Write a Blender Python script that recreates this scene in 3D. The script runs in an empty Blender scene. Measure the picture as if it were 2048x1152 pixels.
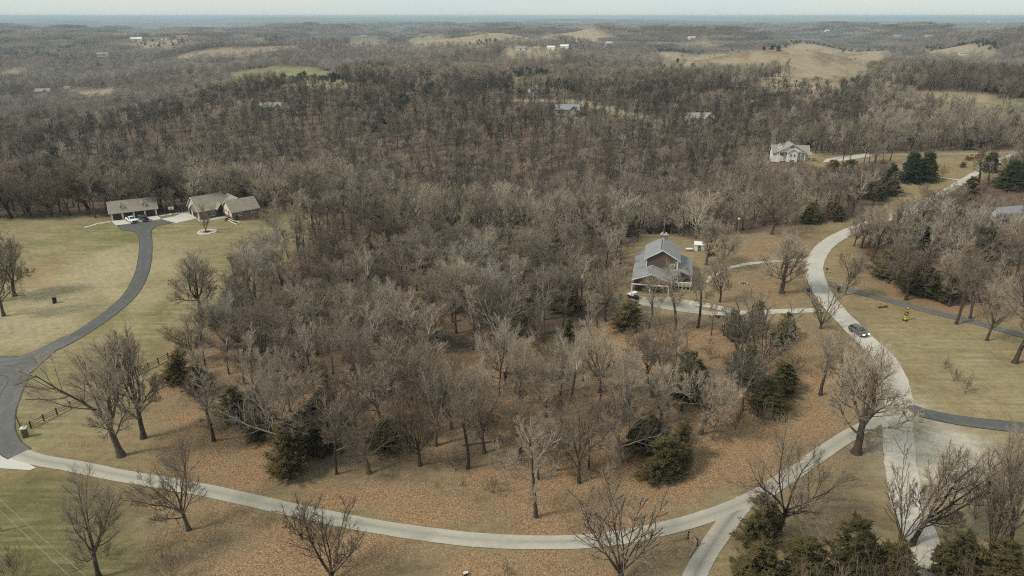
import bpy, math, random
import numpy as np
R = math.radians
rng = np.random.default_rng(7)
random.seed(7)
S = bpy.context.scene
COL = S.collection

# ------------------------------------------------------------------ camera
F, HC = 1365.0, 64.0                       # focal length in photo pixels, camera height
HAZE = 1.1e-4                                # density of the air
PIT = math.atan((576 - 32) / F)
cam = bpy.data.cameras.new('camera'); camo = bpy.data.objects.new('camera', cam); COL.objects.link(camo)
cam.sensor_width = 36; cam.lens = 36 * F / 2048; cam.clip_start = 1; cam.clip_end = 80000
camo.location = (0, 0, HC); camo.rotation_euler = (math.pi / 2 - PIT, 0, 0)
S.camera = camo

# ------------------------------------------------------------------ sky and sun
SUN_EL, SUN_AZ = R(46), R(-112)             # azimuth from +Y towards +X
W = bpy.data.worlds.new('World'); S.world = W; W.use_nodes = True
wn = W.node_tree; wn.nodes.clear()
sky = wn.nodes.new('ShaderNodeTexSky'); sky.sky_type = 'NISHITA'; sky.sun_disc = False
sky.sun_elevation = SUN_EL; sky.sun_rotation = SUN_AZ
sky.air_density = 1.0; sky.dust_density = 1.0; sky.ozone_density = 1.0; sky.altitude = 300
hs = wn.nodes.new('ShaderNodeHueSaturation'); hs.inputs['Saturation'].default_value = 0.6
bg = wn.nodes.new('ShaderNodeBackground'); bg.inputs['Strength'].default_value = 0.06
ov = wn.nodes.new('ShaderNodeBackground'); ov.inputs['Color'].default_value = (.77, .87, .86, 1); ov.inputs['Strength'].default_value = 0.50   # thin even cloud
mx = wn.nodes.new('ShaderNodeMixShader'); mx.inputs[0].default_value = .72
out = wn.nodes.new('ShaderNodeOutputWorld')
wn.links.new(sky.outputs[0], hs.inputs['Color']); wn.links.new(hs.outputs[0], bg.inputs['Color'])
tcw = wn.nodes.new('ShaderNodeTexCoord'); mpw = wn.nodes.new('ShaderNodeMapping'); mpw.inputs['Scale'].default_value = (2.2, 2.2, 14.)
cn = wn.nodes.new('ShaderNodeTexNoise'); cn.inputs['Scale'].default_value = 1.3; cn.inputs['Detail'].default_value = 5.
cr = wn.nodes.new('ShaderNodeValToRGB'); cr.color_ramp.elements[0].position = .3; cr.color_ramp.elements[0].color = (.68, .86, .87, 1); cr.color_ramp.elements[1].position = .7; cr.color_ramp.elements[1].color = (.84, .88, .85, 1)
wn.links.new(tcw.outputs['Generated'], mpw.inputs['Vector']); wn.links.new(mpw.outputs[0], cn.inputs['Vector']); wn.links.new(cn.outputs['Fac'], cr.inputs[0]); wn.links.new(cr.outputs[0], ov.inputs['Color'])
wn.links.new(bg.outputs[0], mx.inputs[1]); wn.links.new(ov.outputs[0], mx.inputs[2]); wn.links.new(mx.outputs[0], out.inputs['Surface'])
sl = bpy.data.lights.new('sun', 'SUN'); sl.energy = 1.5; sl.angle = R(10); sl.color = (1.0, 0.93, 0.82)
so = bpy.data.objects.new('sun', sl); COL.objects.link(so)
so.rotation_euler = (math.pi / 2 - SUN_EL, 0, math.pi - SUN_AZ)
so.location = (0, 0, 200)

# ------------------------------------------------------------------ render settings
S.view_settings.view_transform = 'Standard'; S.view_settings.look = 'None'
S.view_settings.exposure = 0.9; S.view_settings.gamma = 1.0
S.render.engine = 'CYCLES'
cy = S.cycles
cy.max_bounces = 4; cy.diffuse_bounces = 1; cy.glossy_bounces = 1; cy.transmission_bounces = 2
cy.volume_bounces = 0; cy.transparent_max_bounces = 4
cy.use_denoising = False; cy.debug_use_spatial_splits = True; cy.use_adaptive_sampling = True; cy.adaptive_threshold = 0.02
cy.filter_width = 1.15; cy.sample_clamp_direct = 4.; cy.sample_clamp_indirect = 2.
cy.caustics_reflective = False; cy.caustics_refractive = False

# ------------------------------------------------------------------ noise and terrain
_perm = np.random.default_rng(11).permutation(512)
_ang = np.random.default_rng(12).uniform(0, 2 * np.pi, 512)
def perlin(x, y):
    x = np.asarray(x, float); y = np.asarray(y, float)
    xi = np.floor(x).astype(np.int64); yi = np.floor(y).astype(np.int64)
    xf = x - xi; yf = y - yi
    def g(ix, iy, dx, dy):
        a = _ang[_perm[(ix + _perm[iy & 511]) & 511]]
        return np.cos(a) * dx + np.sin(a) * dy
    u = xf * xf * xf * (xf * (xf * 6 - 15) + 10); v = yf * yf * yf * (yf * (yf * 6 - 15) + 10)
    a = g(xi, yi, xf, yf); b = g(xi + 1, yi, xf - 1, yf)
    c = g(xi, yi + 1, xf, yf - 1); d = g(xi + 1, yi + 1, xf - 1, yf - 1)
    return (a + (b - a) * u + (c - a) * v + (a - b - c + d) * u * v) * 1.4
def fbm(x, y, o=4):
    s = 0; a = 1.0
    for i in range(o):
        s = s + a * perlin(x * 2 ** i + 17.3 * i, y * 2 ** i - 9.1 * i); a *= .5
    return s
def sm(a, b, x):
    t = np.clip((x - a) / (b - a), 0, 1); return t * t * (3 - 2 * t)
def bump(x, y, cx, cy, rx, ry, h):
    return h * np.exp(-(((x - cx) / rx) ** 2 + ((y - cy) / ry) ** 2))
def H(x, y):
    x = np.asarray(x, float); y = np.asarray(y, float)
    d = np.hypot(x, y)
    z = 0.45 * perlin(x / 55, y / 55) * sm(60, 130, d)
    # ravine behind the lawn, deep on the left and running out on the right
    D = 40 - 40 * sm(40, 300, x) - 8 * sm(-120, 40, x)
    yc = 372 - 30 * np.exp(-((x - 40) / 90) ** 2) + 0.10 * np.minimum(x, 0)
    dy = y - yc
    w = np.where(dy < 0, 92 + 20 * sm(-60, 60, x), 118)
    ys = 240 - 62 * sm(-75, -20, x) + 165 * sm(60, 150, x)               # where the ground starts to fall away
    z = z - D * np.exp(-(dy / w) ** 2) * sm(ys, ys + 90, y)
    z = z - 1.7 * np.exp(-(((x + 82) / 8) ** 2 + ((y - 226) / 8) ** 2))
    z = z + 5 * np.exp(-((y - 610) / 70) ** 2) * sm(-420, -150, x)
    z = z - 34 * sm(-190, -430, x) * sm(410, 560, y)                     # the far ridge runs down to the left
    z = z + 7 * fbm(x / 260 + 2, y / 150 + 6, 3) * sm(430, 620, y)
    # rolling hills
    w1 = sm(690, 1020, y + 190 * perlin(x / 330 + 4.2, x * 0 + .5) - .18 * np.abs(x))
    far = 66 * fbm(x / 760 + 3.1, y / 470 + 1.7, 3) - 30 - 12 * sm(700, 950, y) * (1 - sm(1500, 2600, y))
    w2 = sm(3200, 9000, d)
    vfar = 85 * fbm(x / 5200 + 8.2, y / 2600 + .4, 5) - 42
    far = far * (1 - w2) + vfar * w2
    z = z * (1 - w1) + far * w1
    z = z + bump(x, y, -345, 1100, 200, 70, 20) + bump(x, y, 760, 1780, 560, 340, 14) - bump(x, y, 620, 1230, 420, 130, 14)
    z = z + bump(x, y, -430, 2650, 900, 220, 26) + bump(x, y, 20, 900, 120, 50, 14)
    z = z + bump(x, y, 1250, 1450, 260, 260, 14) - bump(x, y, -500, 800, 260, 90, 10) + bump(x, y, 430, 640, 190, 60, 7)
    return np.minimum(z, 34)

AX = np.array([1., 0, 0]); AF = np.array([0, math.cos(PIT), -math.sin(PIT)]); AU = np.array([0, math.sin(PIT), math.cos(PIT)])
_T = np.concatenate([np.linspace(20, 900, 700), np.geomspace(905, 30000, 700)])
def ray(px, py):
    d = AF * F + AX * (px - 1024) + AU * (576 - py); return d / np.linalg.norm(d)
def G(px, py, off=0.):
    """world point where the sight line of a photo pixel meets the terrain (or the tree tops, off metres above it)"""
    d = ray(px, py)
    zz = HC - off + d[2] * _T - H(d[0] * _T, d[1] * _T)
    i = np.argmax(zz < 0)
    if zz[i] >= 0: i = len(_T) - 1
    a, b = _T[max(i - 1, 0)], _T[i]
    for _ in range(14):
        m = (a + b) / 2
        if HC - off + d[2] * m < float(H(d[0] * m, d[1] * m)): b = m
        else: a = m
    return np.array([d[0] * b, d[1] * b, float(H(d[0] * b, d[1] * b))])
def top_h(p, py):
    """height above p of the thing whose tip shows on photo row py"""
    D = math.hypot(p[1], 0); ang = PIT - math.atan((576 - py) / F)
    return HC - D * math.tan(ang) - p[2]
def PD(px, Y):
    """ground point at forward distance Y in the column of a photo pixel"""
    zz = 0.
    for _ in range(6):
        dep = Y * AF[1] + (zz - HC) * AF[2]; X = (px - 1024) / F * dep; zz = float(H(X, Y))
    return np.array([X, Y, zz])
def G2(pts): return np.array([G(*p)[:2] for p in pts])
def G3(pts):
    """a clearing among trees: its near edge lies where the tree tops in front of it end"""
    m = sum(p[1] for p in pts) / len(pts); return np.array([G(p[0], p[1], 9. if p[1] > m else 0.)[:2] for p in pts])
def inpoly(x, y, poly):
    r = np.zeros(x.shape, bool); n = len(poly); j = n - 1
    for i in range(n):
        xi, yi = poly[i]; xj, yj = poly[j]
        if yi != yj:
            r ^= ((yi > y) != (yj > y)) & (x < (xj - xi) * (y - yi) / (yj - yi) + xi)
        j = i
    return r
def sdist(x, y, poly):
    d = np.full(x.shape, 1e9); n = len(poly)
    for i in range(n):
        a = poly[i]; b = poly[(i + 1) % n]; e = b - a
        t = np.clip(((x - a[0]) * e[0] + (y - a[1]) * e[1]) / max(e @ e, 1e-9), 0, 1)
        d = np.minimum(d, np.hypot(x - a[0] - t * e[0], y - a[1] - t * e[1]))
    return np.where(inpoly(x, y, poly), d, -d)
def ldist(x, y, line):
    d = np.full(x.shape, 1e9)
    for a, b in zip(line[:-1], line[1:]):
        e = b - a
        t = np.clip(((x - a[0]) * e[0] + (y - a[1]) * e[1]) / max(e @ e, 1e-9), 0, 1)
        d = np.minimum(d, np.hypot(x - a[0] - t * e[0], y - a[1] - t * e[1]))
    return d

# ------------------------------------------------------------------ object helpers
def tag(o, label=None, cat=None, group=None, kind=None):
    if label: o['label'] = label
    if cat: o['category'] = cat
    if group: o['group'] = group
    if kind: o['kind'] = kind
    return o
def empty(name, loc=(0, 0, 0), rz=0):
    o = bpy.data.objects.new(name, None); COL.objects.link(o); o.location = loc; o.rotation_euler = (0, 0, rz)
    o.empty_display_size = .5
    return o
def mk_mesh(name, V, Fc, mat, smooth=False):
    me = bpy.data.meshes.new(name); V = np.asarray(V, float)
    if isinstance(Fc, np.ndarray):
        n, k = Fc.shape
        me.vertices.add(len(V)); me.vertices.foreach_set('co', V.ravel())
        me.loops.add(n * k); me.loops.foreach_set('vertex_index', Fc.astype(np.int32).ravel())
        me.polygons.add(n); me.polygons.foreach_set('loop_start', np.arange(0, n * k, k, dtype=np.int32))
        me.update(calc_edges=True)
    else:
        me.from_pydata([tuple(v) for v in V], [], Fc); me.update()
    if smooth: me.polygons.foreach_set('use_smooth', np.ones(len(me.polygons), bool))
    if mat: me.materials.append(mat)
    return me
def ob(name, me, parent=None, loc=(0, 0, 0), rz=0):
    o = bpy.data.objects.new(name, me); COL.objects.link(o)
    o.location = loc; o.rotation_euler = (0, 0, rz)
    if parent: o.parent = parent
    return o
class MB:
    """collects solids and links them as one mesh"""
    def __init__(s): s.V = []; s.F = []
    def add(s, V, Fc):
        n = len(s.V); s.V += [tuple(map(float, v)) for v in V]; s.F += [tuple(i + n for i in f) for f in Fc]; return s
    def box(s, x0, x1, y0, y1, z0, z1):
        return s.add([(x0, y0, z0), (x1, y0, z0), (x1, y1, z0), (x0, y1, z0), (x0, y0, z1), (x1, y0, z1), (x1, y1, z1), (x0, y1, z1)],
                     [(0, 3, 2, 1), (4, 5, 6, 7), (0, 1, 5, 4), (1, 2, 6, 5), (2, 3, 7, 6), (3, 0, 4, 7)])
    def prism(s, pts, axis, a, b):
        """closed profile pts (2D) swept along axis x/y/z from a to b"""
        n = len(pts)
        def mkp(p, t): return (t, p[0], p[1]) if axis == 'x' else ((p[0], t, p[1]) if axis == 'y' else (p[0], p[1], t))
        V = [mkp(p, a) for p in pts] + [mkp(p, b) for p in pts]
        Fc = [tuple(range(n))[::-1], tuple(range(n, 2 * n))] + [(i, (i + 1) % n, n + (i + 1) % n, n + i) for i in range(n)]
        return s.add(V, Fc)
    def cyl(s, c, r, h, n=10, r2=None, axis='z'):
        r2 = r if r2 is None else r2; V = []
        for k, (t, rr) in enumerate(((0, r), (h, r2))):
            for i in range(n):
                a = 2 * math.pi * i / n; p = (rr * math.cos(a), rr * math.sin(a), t)
                if axis == 'x': p = (t, p[0], p[1])
                if axis == 'y': p = (p[0], t, p[1])
                V.append((c[0] + p[0], c[1] + p[1], c[2] + p[2]))
        return s.add(V, [tuple(range(n))[::-1], tuple(range(n, 2 * n))] + [(i, (i + 1) % n, n + (i + 1) % n, n + i) for i in range(n)])
    def bar(s, a, b, r, n=5, r2=None):
        a = np.array(a, float); b = np.array(b, float); d = b - a; d /= max(np.linalg.norm(d), 1e-9)
        q = np.array([0, 0, 1.]) if abs(d[2]) < .9 else np.array([1., 0, 0])
        u = np.cross(d, q); u /= np.linalg.norm(u); v = np.cross(d, u); r2 = r if r2 is None else r2
        V = [a + r * (math.cos(2 * math.pi * i / n) * u + math.sin(2 * math.pi * i / n) * v) for i in range(n)]
        V += [b + r2 * (math.cos(2 * math.pi * i / n) * u + math.sin(2 * math.pi * i / n) * v) for i in range(n)]
        return s.add(V, [tuple(range(n)), tuple(range(n, 2 * n))[::-1]] + [(i, n + i, n + (i + 1) % n, (i + 1) % n) for i in range(n)])
    def lathe(s, c, prof, n=16):
        V = []; m = len(prof)
        for r, z in prof:
            for i in range(n):
                a = 2 * math.pi * i / n; V.append((c[0] + r * math.cos(a), c[1] + r * math.sin(a), c[2] + z))
        Fc = [(j * n + i, j * n + (i + 1) % n, (j + 1) * n + (i + 1) % n, (j + 1) * n + i) for j in range(m - 1) for i in range(n)]
        Fc += [tuple(range(n))[::-1], tuple(range((m - 1) * n, m * n))]
        return s.add(V, Fc)
    def build(s, name, mat, parent=None, loc=(0, 0, 0), rz=0, smooth=False):
        return ob(name, mk_mesh(name, s.V, s.F, mat, smooth), parent, loc, rz)

# ------------------------------------------------------------------ materials
def new_mat(name, rough=.9):
    m = bpy.data.materials.new(name); m.use_nodes = True; nt = m.node_tree
    b = nt.nodes['Principled BSDF']; b.inputs['Roughness'].default_value = rough
    if 'Specular IOR Level' in b.inputs: b.inputs['Specular IOR Level'].default_value = .25
    return m, nt, b
def nd(nt, t, **kw):
    n = nt.nodes.new(t)
    for k, v in kw.items():
        if k in n.inputs: n.inputs[k].default_value = v
        else: setattr(n, k, v)
    return n
def mixc(nt, fac, a, b, blend='MIX'):
    n = nt.nodes.new('ShaderNodeMix'); n.data_type = 'RGBA'; n.blend_type = blend
    for s, v in ((0, fac), (6, a), (7, b)):
        if isinstance(v, (int, float)): n.inputs[s].default_value = v
        elif isinstance(v, tuple): n.inputs[s].default_value = v + (1,) if len(v) == 3 else v
        else: nt.links.new(v, n.inputs[s])
    return n.outputs[2]
def mth(nt, op, a, b=0., clamp=False):
    n = nt.nodes.new('ShaderNodeMath'); n.operation = op; n.use_clamp = clamp
    for s, v in ((0, a), (1, b)):
        if isinstance(v, (int, float)): n.inputs[s].default_value = v
        else: nt.links.new(v, n.inputs[s])
    return n.outputs[0]
def rmp(nt, fac, stops):
    n = nt.nodes.new('ShaderNodeValToRGB'); e = n.color_ramp.elements
    while len(e) < len(stops): e.new(.5)
    for i, (p, c) in enumerate(stops):
        e[i].position = p; e[i].color = tuple(c) + (1,) if len(c) == 3 else c
    nt.links.new(fac, n.inputs[0]); return n.outputs[0]
def noise(nt, vec, scale, detail=3., rough=.55):
    n = nd(nt, 'ShaderNodeTexNoise', Scale=scale, Detail=detail, Roughness=rough)
    if vec is not None: nt.links.new(vec, n.inputs['Vector'])
    return n.outputs['Fac']
def plain(name, c, rough=.8, var=.25, scale=1.5, metal=0., spec=None):
    m, nt, b = new_mat(name, rough)
    tc = nd(nt, 'ShaderNodeTexCoord')
    f = noise(nt, tc.outputs['Object'], scale, 4.)
    lo = tuple(max(0, x * (1 - var)) for x in c); hi = tuple(min(1, x * (1 + var)) for x in c)
    nt.links.new(rmp(nt, f, [(.3, lo), (.7, hi)]), b.inputs['Base Color'])
    b.inputs['Metallic'].default_value = metal
    if spec is not None: b.inputs['Specular IOR Level'].default_value = spec
    return m
def wood_mat(name, lo, hi, rand=.35, scale=3.):
    """bark or twigs: colour wanders over the tree and from one tree to the next"""
    m, nt, b = new_mat(name, .95)
    b.inputs['Specular IOR Level'].default_value = .1
    tc = nd(nt, 'ShaderNodeTexCoord'); oi = nd(nt, 'ShaderNodeObjectInfo')
    f = noise(nt, tc.outputs['Object'], scale, 3.)
    gp = nd(nt, 'ShaderNodeNewGeometry'); reg = noise(nt, gp.outputs['Position'], .006, 3., .6)     # stands of different kinds of tree
    k = mth(nt, 'ADD', mth(nt, 'MULTIPLY', oi.outputs['Random'], rand), mth(nt, 'MULTIPLY', f, 1 - rand))
    c = rmp(nt, k, [(.25, lo), (.75, hi)])
    t = rmp(nt, reg, [(.36, (.60, .54, .50)), (.5, (1., .97, .94)), (.64, (1.15, 1.13, 1.08))])
    nt.links.new(mixc(nt, 1., c, t, 'MULTIPLY'), b.inputs['Base Color'])
    return m
M = {}
M['bark'] = wood_mat('bark', (.045, .036, .028), (.12, .10, .082))
M['limb'] = wood_mat('limb_bark', (.15, .124, .098), (.48, .43, .355), .7, .6)
M['twig'] = wood_mat('twigs', (.22, .179, .132), (.47, .395, .302), .6, .5)
M['darklimb'] = wood_mat('dark_limb_bark', (.055, .043, .033), (.15, .122, .095), .4, 1.)
M['pale'] = wood_mat('pale_bark', (.26, .225, .18), (.46, .41, .34), .3, 1.)
M['cedar'] = wood_mat('cedar_sprays', (.036, .038, .016), (.165, .135, .058), .4, 1.4)
M['fartwig'] = wood_mat('far_twigs', (.145, .125, .104), (.31, .272, .23), .6, .5)
M['darktwig'] = wood_mat('dark_twigs', (.078, .064, .050), (.195, .163, .128), .6, .5)
M['cedar_far'] = wood_mat('cedar_sprays_far', (.026, .031, .015), (.075, .075, .034), .5, .9)
M['pine'] = wood_mat('pine_needles', (.06, .082, .028), (.15, .175, .066), .3, .7)
M['spruce'] = wood_mat('spruce_needles', (.036, .062, .036), (.085, .122, .07), .3, .7)
M['brownleaf'] = wood_mat('withered_leaves', (.11, .055, .03), (.24, .13, .07), .4, .8)
M['brush'] = wood_mat('brush_twigs', (.13, .095, .07), (.27, .215, .165), .5, .8)

def ground_mat():
    m, nt, b = new_mat('ground_cover', 1.0); L = nt.links
    b.inputs['Specular IOR Level'].default_value = .05
    tc = nd(nt, 'ShaderNodeTexCoord'); v = tc.outputs['Object']
    at = nd(nt, 'ShaderNodeAttribute', attribute_name='base'); al = nd(nt, 'ShaderNodeAttribute', attribute_name='litter')
    ast = nd(nt, 'ShaderNodeAttribute', attribute_name='straw')
    n1 = noise(nt, v, .07, 5., .6); n2 = noise(nt, v, .7, 5., .65); n3 = noise(nt, v, 5., 3., .7)
    k = mth(nt, 'ADD', mth(nt, 'MULTIPLY', n1, .9), mth(nt, 'ADD', mth(nt, 'MULTIPLY', n2, 1.0), mth(nt, 'MULTIPLY', n3, 1.3)))
    k = mth(nt, 'SUBTRACT', k, .60)
    base = mixc(nt, 1., at.outputs['Color'], k, 'MULTIPLY')
    # straw coloured streaks in the mown grass
    mp = nd(nt, 'ShaderNodeMapping'); mp.inputs['Rotation'].default_value = (0, 0, R(32)); mp.inputs['Scale'].default_value = (.09, 1.3, 1)
    L.new(v, mp.inputs['Vector'])
    ns = noise(nt, mp.outputs[0], .8, 4., .6); n4 = noise(nt, v, .16, 4., .6)
    st = mth(nt, 'MULTIPLY', mth(nt, 'MULTIPLY', rmp(nt, ns, [(.42, (0, 0, 0)), (.66, (1, 1, 1))]), rmp(nt, n4, [(.38, (0, 0, 0)), (.62, (1, 1, 1))])), ast.outputs['Fac'])
    base = mixc(nt, mth(nt, 'MULTIPLY', st, .85), base, (.42, .345, .205))
    wv = nd(nt, 'ShaderNodeTexWave', Scale=.16, Distortion=2.2, Detail=2.); wv.inputs['Detail Scale'].default_value = .4; mw = nd(nt, 'ShaderNodeMapping'); mw.inputs['Rotation'].default_value = (0, 0, R(-38)); L.new(v, mw.inputs['Vector']); L.new(mw.outputs[0], wv.inputs['Vector'])
    base = mixc(nt, mth(nt, 'MULTIPLY', mth(nt, 'MULTIPLY', wv.outputs['Fac'], ast.outputs['Fac']), mth(nt, 'MULTIPLY', n1, .22)), base, (.19, .145, .08))
    # fallen leaves
    vo = nd(nt, 'ShaderNodeTexVoronoi', Scale=9.5); L.new(v, vo.inputs['Vector'])
    sp = nd(nt, 'ShaderNodeSeparateColor'); L.new(vo.outputs['Color'], sp.inputs[0])
    leaf = rmp(nt, sp.outputs[0], [(0., (.10, .062, .038)), (.25, (.205, .118, .064)), (.5, (.32, .185, .095)), (.78, (.41, .255, .132)), (1., (.50, .38, .25))])
    np_ = noise(nt, v, .11, 5., .65); np2 = noise(nt, v, .9, 4., .7)
    dens = mth(nt, 'ADD', mth(nt, 'MULTIPLY', np_, 2.2), mth(nt, 'MULTIPLY', np2, .7))
    dens = mth(nt, 'ADD', mth(nt, 'SUBTRACT', dens, 1.80), mth(nt, 'MULTIPLY', al.outputs['Fac'], 1.25))
    cover = mth(nt, 'GREATER_THAN', mth(nt, 'MULTIPLY', dens, 1.15), sp.outputs[1])
    cover = mth(nt, 'MULTIPLY', cover, mth(nt, 'GREATER_THAN', al.outputs['Fac'], .02))
    colr = mixc(nt, mth(nt, 'MULTIPLY', cover, .82), base, leaf)
    L.new(colr, b.inputs['Base Color'])
    bp = nd(nt, 'ShaderNodeBump', Strength=.6, Distance=.25); L.new(n3, bp.inputs['Height']); L.new(bp.outputs[0], b.inputs['Normal'])
    return m
M['ground'] = ground_mat()
def road_mat(name, c, grain, track, crack=0., var=.2, leafy=.03, rim=0., slab=.3):
    m, nt, b = new_mat(name, .95); L = nt.links
    tc = nd(nt, 'ShaderNodeTexCoord'); v = tc.outputs['Object']; ac = nd(nt, 'ShaderNodeAttribute', attribute_name='across')
    n1 = noise(nt, v, .12, 4., .6); n2 = noise(nt, v, 1.1, 5., .7); n3 = noise(nt, v, 7., 2., .7)
    k = mth(nt, 'ADD', mth(nt, 'ADD', mth(nt, 'MULTIPLY', n1, var * 1.5), mth(nt, 'MULTIPLY', n2, grain)), mth(nt, 'ADD', mth(nt, 'MULTIPLY', n3, grain * 1.2), 1 - (var * .75 + grain * 1.1)))
    col = mixc(nt, 1., c, k, 'MULTIPLY')
    al = nd(nt, 'ShaderNodeAttribute', attribute_name='along'); wnz = nd(nt, 'ShaderNodeTexWhiteNoise', noise_dimensions='1D')
    L.new(mth(nt, 'FLOOR', mth(nt, 'DIVIDE', mth(nt, 'ADD', al.outputs['Fac'], mth(nt, 'MULTIPLY', n2, 1.5)), 17.)), wnz.inputs['W'])
    col = mixc(nt, mth(nt, 'MULTIPLY', wnz.outputs['Value'], slab), col, tuple(x * .62 for x in c))
    # the strip between the wheels
    mid = mth(nt, 'POWER', mth(nt, 'SUBTRACT', 1., mth(nt, 'ABSOLUTE', ac.outputs['Fac']), True), 2.2)
    col = mixc(nt, mth(nt, 'MULTIPLY', mid, mth(nt, 'MULTIPLY', n1, track * 2.)), col, tuple(x * .45 for x in c))
    if crack:
        vo = nd(nt, 'ShaderNodeTexVoronoi', Scale=.16, feature='DISTANCE_TO_EDGE')
        mx = mixc(nt, .35, v, nd(nt, 'ShaderNodeTexNoise', Scale=.5).outputs['Color'], 'ADD'); L.new(mx, vo.inputs['Vector'])
        col = mixc(nt, mth(nt, 'MULTIPLY', mth(nt, 'LESS_THAN', vo.outputs['Distance'], .012), crack), col, (.55, .52, .45))
    lf = mth(nt, 'GREATER_THAN', noise(nt, v, 9., 1.), 1 - .3 - leafy)
    edge = mth(nt, 'POWER', mth(nt, 'ABSOLUTE', ac.outputs['Fac']), 3.)
    col = mixc(nt, mth(nt, 'MULTIPLY', lf, mth(nt, 'ADD', mth(nt, 'MULTIPLY', edge, .6), .15)), col, (.26, .17, .09))
    if rim:
        rr = mth(nt, 'GREATER_THAN', mth(nt, 'ADD', mth(nt, 'ABSOLUTE', ac.outputs['Fac']), mth(nt, 'MULTIPLY', n2, .12)), .96)
        col = mixc(nt, mth(nt, 'MULTIPLY', rr, rim), col, tuple(x * .35 for x in c))
        mps = nd(nt, 'ShaderNodeMapping'); mps.inputs['Scale'].default_value = (.9, .22, 1); L.new(v, mps.inputs['Vector'])
        col = mixc(nt, mth(nt, 'MULTIPLY', rmp(nt, noise(nt, mps.outputs[0], .9, 5., .7), [(.55, (0, 0, 0)), (.75, (1, 1, 1))]), .45), col, tuple(min(1, x * 1.9) for x in c))
    L.new(col, b.inputs['Base Color'])
    return m
M['road'] = road_mat('chip_seal', (.45, .415, .335), .38, .45, var=.3)
M['gravel'] = road_mat('white_gravel', (.52, .48, .405), .65, .06, var=.35)
M['asphalt'] = road_mat('asphalt', (.118, .115, .108), .5, .2, 0, .4, rim=.8)
M['asphalt_old'] = road_mat('old_asphalt', (.150, .145, .134), .6, .25, 0, .5, rim=.7)
M['track'] = road_mat('track_gravel', (.42, .385, .32), .45, .9)
M['concrete'] = road_mat('pale_concrete', (.60, .57, .50), .2, .0, var=.12, leafy=-.1)
M['concrete2'] = road_mat('worn_concrete', (.50, .47, .40), .25, .0)

# ------------------------------------------------------------------ regions of the place (outlined on the photo, laid on the terrain)
CLEAR = G2([(-900, 440), (-200, 437), (205, 437), (330, 429), (520, 424), (645, 426), (650, 440), (600, 475), (545, 550), (495, 590), (400, 635),
            (388, 690), (335, 765), (400, 805), (455, 860), (545, 940), (640, 955), (745, 962), (950, 948), (1160, 972), (1380, 955), (1440, 905), (1460, 845),
            (1590, 775), (1610, 700), (1570, 655), (1450, 655), (1370, 640), (1290, 640), (1235, 600), (1235, 560), (1262, 500), (1290, 470), (1400, 478),
            (1480, 468), (1560, 465), (1640, 448), (1720, 436), (1790, 392), (1785, 375), (1780, 320), (1640, 335), (1500, 335), (1495, 312), (1650, 312),
            (2100, 297), (2600, 292), (2600, 330), (2060, 332), (1950, 365), (1880, 400), (1800, 445), (1755, 470), (1720, 505), (1740, 540), (1800, 572),
            (1850, 596), (1950, 615), (2100, 640), (3000, 700), (3000, 1300), (2600, 2000), (-600, 2000), (-1500, 1300)])
LAWN_L = G2([(-900, 440), (205, 437), (520, 424), (645, 426), (600, 475), (495, 590), (388, 690), (300, 780), (180, 860), (60, 915), (-900, 920)])
LITTER = G2([(345, 690), (290, 790), (330, 860), (290, 925), (500, 990), (1000, 1078), (1300, 1064), (1560, 965), (1690, 872), (1765, 790), (1740, 720), (1640, 645),
             (1500, 634), (1240, 640), (1000, 700), (600, 700)])
LITTER2 = G2([(230, 985), (430, 1000), (700, 1058), (1000, 1098), (1200, 1098), (1420, 1052), (1390, 1152), (1300, 1350), (280, 1350), (300, 1130)])
LITTER3 = G2([(1430, 545), (1610, 530), (1640, 600), (1560, 614), (1430, 605)])
LITTER4 = G2([(1470, 468), (1640, 455), (1620, 510), (1480, 520)])
LITTER5 = G2([(1690, 520), (1760, 545), (1860, 595), (2050, 640), (2050, 655), (1850, 610), (1700, 565)])
PALE = G2([(1812, 825), (1850, 838), (1900, 848), (1955, 872), (1990, 930), (1950, 985), (1880, 990), (1850, 1010), (1815, 990), (1800, 900)])
GREENFIELDS = [G3(p) for p in ([(450, 146), (540, 134), (640, 137), (712, 148), (690, 157), (560, 156)], [(1000, 153), (1060, 150), (1105, 153), (1100, 156), (1030, 156)],
               [(1890, 210), (2060, 196), (2100, 214), (1960, 222)])]
FIELDS = [G3(p) for p in ([(1235, 100), (1370, 108), (1480, 103), (1560, 97), (1680, 95), (1782, 100), (1770, 118), (1730, 145), (1690, 150), (1600, 140), (1480, 132), (1330, 118)],
          [(1840, 98), (1990, 97), (1985, 108), (1850, 106)], [(1735, 186), (1850, 183), (1990, 190), (2030, 205), (1960, 214), (1850, 200)],
          [(1010, 199), (1180, 203), (1340, 218), (1330, 221), (1140, 208), (1000, 204)],
          [(340, 108), (480, 97), (585, 90), (590, 94), (470, 106), (360, 114)], [(690, 80), (770, 74), (775, 84), (700, 88)], [(800, 80), (900, 75), (985, 82), (960, 86), (820, 89)],
          [(215, 84), (350, 78), (420, 77), (350, 85), (230, 88)], [(480, 78), (520, 76), (515, 80)], [(960, 70), (1100, 66), (1230, 70), (1100, 76), (980, 76)],
          [(1340, 82), (1430, 81), (1440, 85), (1350, 87)], [(700, 60), (800, 52), (850, 55), (760, 64)], [(230, 63), (300, 54), (390, 60), (300, 70)],
          [(640, 58), (700, 60), (690, 63)], [(1500, 158), (1720, 158), (1700, 164), (1520, 163)], [(150, 180), (230, 176), (220, 186), (160, 187)],
          [(0, 142), (45, 140), (40, 147), (0, 149)], [(1000, 100), (1130, 97), (1120, 103), (1010, 104)])]
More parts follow.
